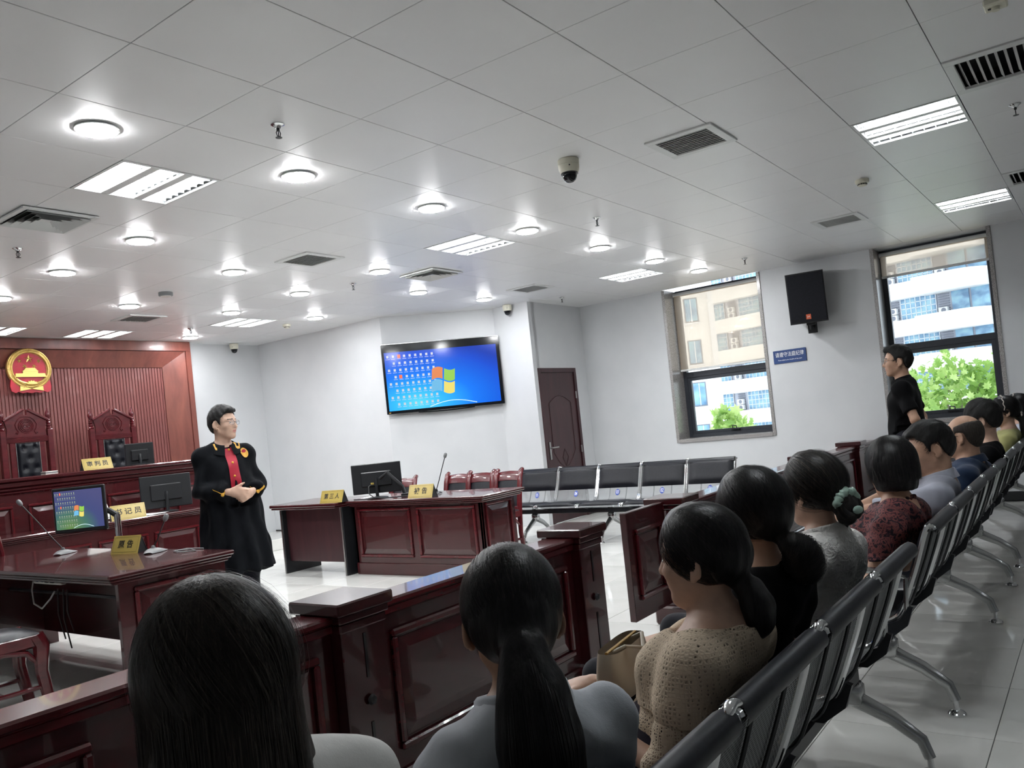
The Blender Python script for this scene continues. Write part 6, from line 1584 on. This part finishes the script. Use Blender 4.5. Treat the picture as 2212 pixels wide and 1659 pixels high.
for k in range(30):
    a = 2*PI*k/30; p = V3(nb)+Vector((.072*math.sin(a),.022+.074*math.cos(a),.018-.02*math.cos(a)+.004*(-1)**k)); b.ball(p,(.010,.010,.009),6,5)
b.build('ruffle_collar','cloth_floral',t)

# --- man 7: hand at his mouth, pale blue-grey shirt
t, Rh, hc, nb, J = seated('man in a pale blue-grey shirt looking down with a hand at his mouth', 4.660,.775,1.172,1.06,20,-14,0,4,fem=False,skin='skin_mid',shirt='cloth_greyblue',sleeve='short',neck=(.058,.060),w=1.0,res=.0065,pel_y=.96,hands='mouth',col=(.066,.070,.030,22))
S = Sdf(); hair_shell(S,Rh,hc,1.06,.012,HL_MAN,top=.012); S.frame(Rh,hc,1.06); S.ell((0,.070,.098),(.052,.028,.020),.02); S.frame(); S.warp(wob(.0016,((120,90,60),.2),((-110,100,90),1.3))); tuft(t,'hair',S,.006,'hair_short'); strands_short(t,Rh,hc,1.06,2600,HL_MAN,.013,71,.030,top=.012,mat='hair_short',flow=(.1,.7,-.5))
# --- man 8: balding, navy polo, glasses
t, Rh, hc, nb, J = seated('balding man with glasses in a navy polo shirt', 5.740,.760,1.142,1.06,-12,-4,0,-4,fem=False,skin='skin_mid',shirt='cloth_navy',sleeve='short',neck=(.058,.060),w=1.03,res=.0075,pel_y=.96,hairtop=.130,col=(.068,.072,.026,20))
S = Sdf(); S.frame(Rh,hc,1.06); S.ell((0,-.040,-.030),(.061,.052,.050),.02); S.frame(); hair_shell(S,Rh,hc,1.06,.0075,HL_BALD); _Ri = np.array(Rh,F32); _h8 = hc.copy()
S.half(lambda p: (((p-_h8)@_Ri)[:,2]-F32(.092)+.30*np.maximum(0,((p-_h8)@_Ri)[:,1]+.05)), .012); tuft(t,'hair',S,.006,'hair_stubble'); strands_short(t,Rh,hc,1.06,900,HL_BALD,.006,72,.010,mat='hair_stubble',ztop=.078)
glasses(t,Rh,hc,1.06,'black_plastic',.0016)
# --- man 9: thick black hair, black T-shirt
t, Rh, hc, nb, J = seated('man with thick black hair in a black T-shirt', 6.480,.735,1.221,1.06,0,-5,0,0,fem=False,skin='skin_light',shirt='cloth_black',sleeve='short',neck=(.064,.066),w=1.0,res=.0075,pel_y=.96,hairtop=.150)
S = Sdf(); hair_shell(S,Rh,hc,1.06,.018,[(-.12,-.062),(-.07,-.058),(-.045,-.03),(-.03,.020),(.004,.020),(.010,-.02),(.026,-.02),(.034,.025),(.06,.045),(.12,.05)],top=.012); S.frame(); S.warp(wob(.0018,((100,80,60),.2),((-90,80,90),1.3))); tuft(t,'hair',S,.007,'hair_short'); strands_short(t,Rh,hc,1.06,2600,HL_MAN,.019,73,.034,top=.012,mat='hair_short')
# --- woman 10: hairband, long tail, yellow-green top
def band_lady(label, X, Y, zt, yaw, shirt, band, flower):
    t, Rh, hc, nb, J = seated(label, X, Y, zt, 1.02, yaw,-3,0,-4,skin='skin_light',shirt=shirt,sleeve='short',neck=(.066,.068),res=.0085,pel_y=.96,cres=.011)
    TL = [(0,-.100,-.050),(0,-.130,-.070),(0,-.142,-.14),(0,-.135,-.23),(0,-.125,-.32)]; TR = [.02,.035,.042,.04,.012]
    S = Sdf(); hair_shell(S,Rh,hc,1.02,.013,HL_TIED,back=.006,top=.004); S.frame(Rh,hc,1.02)
    for a,b_,ra,rb in zip(TL,TL[1:],TR,TR[1:]): S.cone(a,b_,ra,rb,.03)
    S.frame(); S.warp(wob(.0014,((120,60,30),.2),((-110,90,30),1.3))); tuft(t,'hair',S,.008,'hair_black'); strands_tied(t,Rh,hc,1.02,900,(0,-.100,-.050),HL_TIED,.015,TL,TR,int(X*10),.0016,'hair_black',.002)
    M_ = Matrix([list(map(float,q)) for q in Rh])
    MB().tube([V3(hc)+M_@(Vector(((.0755+.018)*math.sin(a),.012+.004*math.sin(14*a)-.006,.035+(.090+.020)*math.cos(a)))*1.02) for a in np.linspace(R(-98),R(98),45)],.0042,6).build('hairband',band,t)
    if flower:
        b = MB()
        for k in range(5): b.ball(V3(hc)+M_@Vector((-.038+.016*math.cos(k*1.257),-.118,-.03+.016*math.sin(k*1.257))),(.012,.008,.012),7,5,M_)
        b.build('hair_flower','hairband_white',t)
band_lady('woman with a pale wavy hairband and white hair flower in a yellow-green top', 8.10,.740,1.190,14,'cloth_yellow','hairband_white',True)
band_lady('woman with a thin hairband at the right edge of the picture', 9.05,.712,1.180,-10,'cloth_greyblue','hairband_white',False)

# ------------------------------------------------------------------ the two standing men
def standing(label, loc, rz, h, sc, yaw, pitch, skin, wr, el, w=1.0, hands=None, trousers='cloth_trousers'):
    t = thing('person', label, 'person', loc, rz)
    hc = A3((0,.012,h-.142*sc)); Rh = rm3(yaw,pitch,0); J = {}
    nb = hc+(Rh@A3((0,-.03,0)))*.6+A3((0,-.018,-.165*sc)); J['neck'] = nb
    P = A3((0,0,.54*h)); J['pelvis'] = P; J['ex'] = A3((1,0,0)); J['fwd'] = A3((0,1,0)); J['back'] = A3((0,-1,0)); J['chest'] = nb+(P-nb)*.42+A3((0,.008,0))
    J['sh'] = {s: nb+A3((s*.182*w,.004,-.06)) for s in (-1,1)}; J['el'] = {s: A3(el[s]) for s in (-1,1)}; J['wr'] = {s: A3(wr[s]) for s in (-1,1)}
    J['hip'] = {s: A3((s*.092,.0,.52*h)) for s in (-1,1)}; J['kn'] = {s: A3((s*.10,.015,.28*h)) for s in (-1,1)}; J['an'] = {s: A3((s*.105,-.01,.09)) for s in (-1,1)}
    g = dict(w=w, fem=False)
    S = Sdf(); head_sdf(S,Rh,hc,sc); S.frame(); S.cone(hc+Rh@A3((0,-.022,-.055))*sc, nb+A3((0,.004,-.03)), .051*sc,.058*sc,.03)
    body_prims(S,J,g,-.004)
    for s in (-1,1):
        f_, n_, sd, cu = hands[s]; hand(S,J['wr'][s],f_,n_,sd,cu); S.frame(); S.cone(J['an'][s],J['an'][s]+A3((0,.10,-.055)),.034,.024,.02)
    sdf_obj('body',S,.006,[skin,'lip','brow'],t,face_mats(Rh,hc,sc)); eyes(t,Rh,hc,sc)
    S = Sdf(); body_prims(S,J,g,.014,False,False,True); S.ell(P,(.155*w,.118*w,.12),.05,infl=.014); S.half(lambda p: (F32(.055)-p[:,2]),.004); S.half(lambda p: (p[:,2]-F32(P[2]+.13)),.004); S.warp(wob(.003,((26,20,14),.4),((-18,30,20),1.1)))
    sdf_obj('trousers',S,.012,[trousers],t)
    for s in (-1,1):
        a = J['an'][s]; S = Sdf(); S.ell((a[0],a[1]+.055,.040),(.042,.132,.040),.0); S.ell((a[0],a[1]-.02,.06),(.036,.055,.05),.03); S.half(lambda p: (F32(.002)-p[:,2]),.003); sdf_obj('shoe',S,.008,['shoe_black'],t)
    return t, Rh, hc, nb, J, g
# robed judge with clasped hands
RO = (3.664,5.441,0); RZ = R(166)
t, Rh, hc, nb, J, g = standing('man in a black judicial robe with red placket and gold badges, hands clasped', RO, RZ, 1.752,1.02, 33,0,'skin_light',
    {-1:(-.085,.225,1.085),1:(.080,.215,1.10)}, {-1:(-.222,.02,1.12),1:(.222,.02,1.12)}, .94,
    {-1:((.80,.42,-.30),(.35,-.85,-.2),-1,(.9,.95,1.0,1.0)), 1:((-.80,.55,-.20),(-.45,-.85,-.1),1,(.8,.85,.9,.95))})
S = Sdf(); hair_shell(S,Rh,hc,1.02,.012,HL_MAN,top=.014); S.frame(Rh,hc,1.02); S.ell((0,.068,.100),(.050,.026,.020),.02); S.frame(); S.warp(wob(.0018,((110,90,60),.2),((-100,100,90),1.3))); tuft(t,'hair',S,.006,'hair_short'); strands_short(t,Rh,hc,1.02,2600,HL_MAN,.013,74,.028,top=.014,mat='hair_short',flow=(.2,.7,-.5))
glasses(t,Rh,hc,1.02)
S = Sdf(); body_prims(S,J,g,.014,True,False,False)
S.cone(J['chest']+A3((0,.0,-.05)), A3((0,.0,1.02)), .175,.20,.08,ax=(0,1,0),f=.78); S.cone(A3((0,.0,1.05)), A3((0,.01,.50)), .195,.285,.06,ax=(0,1,0),f=.82)
for s in (-1,1):
    S.cone(J['sh'][s]+A3((-s*.012,0,-.008)),J['el'][s],.046,.052,.035); e = J['el'][s]*.30+J['wr'][s]*.70; S.cone(J['el'][s],e,.052,.068,.03)
    d = J['wr'][s]-J['el'][s]; d = d/np.linalg.norm(d); ee = e+d*.035; S.half(lambda p, ee=ee, d=d, s=s: np.where((p[:,0]*s > .005)&(p[:,1] > .135)&(p[:,2] > .98)&(np.abs(p[:,0]-ee[0]) < .14), (p-ee)@d, -1).astype(F32), .003)
S.frame(); S.ell(nb+A3((0,.024,.080)),(.082,.084,.11),.010,'s'); S.half(lambda p: (F32(.50)-p[:,2]),.004)
def _folds(p):
    a = np.arctan2(p[:,0],p[:,1]); return (.012*np.sin(a*10+1.2*np.sin(p[:,2]*3))*np.clip((1.30-p[:,2])/.5,0,1)).astype(F32)
S.warp(_folds); S.warp(wob(.0032,((52,14,9),.3),((-38,22,14),1.7),((24,-44,26),.8)))
ro = sdf_obj('robe',S,.008,['cloth_robe'],t)
collar(t,V3(nb+A3((0,.020,.012))),.068,.070,.020,'cloth_robe',Matrix.Rotation(R(-16),3,'X'),gap=16,spread=.058,drop=.040)
_bv = BVHTree.FromPolygons([v.co for v in ro.data.vertices],[tuple(p.vertices) for p in ro.data.polygons])
def on_robe(x, z, y0=.6, d=(0,-1,0), off=.004, bv=None):
    h_ = (bv or _bv).ray_cast(Vector((x,y0,z)),Vector(d)); return (h_[0]+h_[1]*off) if h_[0] else None
def stripe(path, width, name, mat, parent, off=.004, side=(1,0,0), src=None):
    rows = []; sd = Vector(side)
    for (x,z) in path:
        row = [on_robe(x+a*width/2*sd.x, z+a*width/2*sd.z, off=off) for a in (-1,-.33,.33,1)]
        if all(q is not None for q in row): rows.append(row)
    return MB().sheet(rows).build(name,mat,parent,80)
stripe([(.0,z) for z in np.linspace(1.105,1.435,22)],.072,'red_placket','robe_red',t,.005)
for z in (1.41,1.31,1.21,1.12):
    q = on_robe(0,z,off=.006); MB().ball(q,(.009,.006,.009),10,6).build('gold_button','embroidery_gold',t)
def poly_on(poly, name, off=.006, c=(0,0), s=1.0):
    P_ = [on_robe(c[0]+x*s,c[1]+z*s,off=off) for x,z in poly]; P_ = [q for q in P_ if q]; ce = sum(P_,Vector())/len(P_)
    return MB().add(P_+[ce],[(k,(k+1)%len(P_),len(P_)) for k in range(len(P_))]).build(name,'embroidery_gold',t,None)
poly_on([(.030*math.cos(a),.038*math.sin(a)) for a in np.linspace(0,2*PI,19)[:-1]],'gold_badge',.006,(-.118,1.375))
q = on_robe(-.118,1.375,off=.0075); MB().ball(q,(.019,.004,.026),12,6).build('badge_red_centre','robe_red',t)
for s in (-1,1):
    for dx in (-.020,.020):
        stripe([(s*.072+dx*(1-k*.35), 1.455-.045*k) for k in np.linspace(0,1,5)],.010,'collar_braid','embroidery_gold',t,.012)
    poly_on([(-.012,-.02),(.012,-.02),(.012,.0),(-.012,.0)],'collar_device',.012,(s*.070,1.428))
    # winged motif on the cuff
    w_ = J['wr'][s]*.62+J['el'][s]*.38
    for dx,dz in ((-.045,.035),(.0,-.012),(.045,.040)):
        pth = [(float(w_[0])+dx*k, float(w_[2])-.02+dz*k) for k in np.linspace(.12,1,5)]
        try: stripe(pth,.014,'cuff_embroidery','embroidery_gold',t,.006,(.5,0,.86))
        except Exception: pass
    MB().ball(on_robe(float(w_[0]),float(w_[2])-.02,off=.004) or V3(w_),(.014,.006,.014),10,6).build('cuff_boss','embroidery_gold',t)
# man in the black polo shirt, hands behind his back
SM = (7.13,1.345,0)
t, Rh, hc, nb, J, g = standing('standing man with glasses in a black polo shirt beside the second window', SM, R(4), 1.703,1.0, 10,2,'skin_mid',
    {-1:(-.06,-.165,.93),1:(.06,-.165,.95)}, {-1:(-.265,-.10,1.09),1:(.265,-.10,1.09)}, 1.0,
    {-1:((.9,-.1,-.2),(0,1,.1),-1,(.6,.6,.65,.7)), 1:((-.9,-.1,-.25),(0,1,.1),1,(.6,.6,.65,.7))})
S = Sdf(); hair_shell(S,Rh,hc,1.0,.010,HL_MAN,top=.012); S.frame(Rh,hc,1.0); S.ell((0,.076,.100),(.046,.026,.018),.02); S.frame(); S.warp(wob(.0018,((110,90,60),.2),((-100,100,90),1.3))); tuft(t,'hair',S,.006,'hair_short'); strands_short(t,Rh,hc,1.0,2600,HL_MAN,.011,75,.028,top=.012,mat='hair_short',flow=(0,.9,-.3))
glasses(t,Rh,hc,1.0)
S = Sdf(); body_prims(S,J,g,.012,True,False,False); S.cone(J['chest'],J['pelvis']+A3((0,.01,-.02)),.150,.155,.05,ax=(0,1,0),f=.72,infl=.012)
for s in (-1,1):
    e = J['sh'][s]*.28+J['el'][s]*.72; S.cone(J['sh'][s]+A3((-s*.012,0,-.01)),e,.043,.046,.055,infl=.010); d = J['el'][s]-J['sh'][s]; d = d/np.linalg.norm(d); S.half(lambda p, e=e, d=d, s=s: np.where(p[:,0]*s > .155,(p-e)@d,-1).astype(F32),.003)
S.frame(); S.ell(nb+A3((0,.022,.080)),(.080,.082,.11),.010,'s'); S.half(lambda p: (F32(.84)-p[:,2]),.004); S.warp(wob(.003,((34,9,22),.3),((-26,14,30),1.7),((8,40,-20),.5)))
sdf_obj('polo_shirt',S,.008,['cloth_black'],t); collar(t,V3(nb+A3((0,.020,.004))),.066,.070,.030,'cloth_black',Matrix.Rotation(R(-14),3,'X'),gap=16)
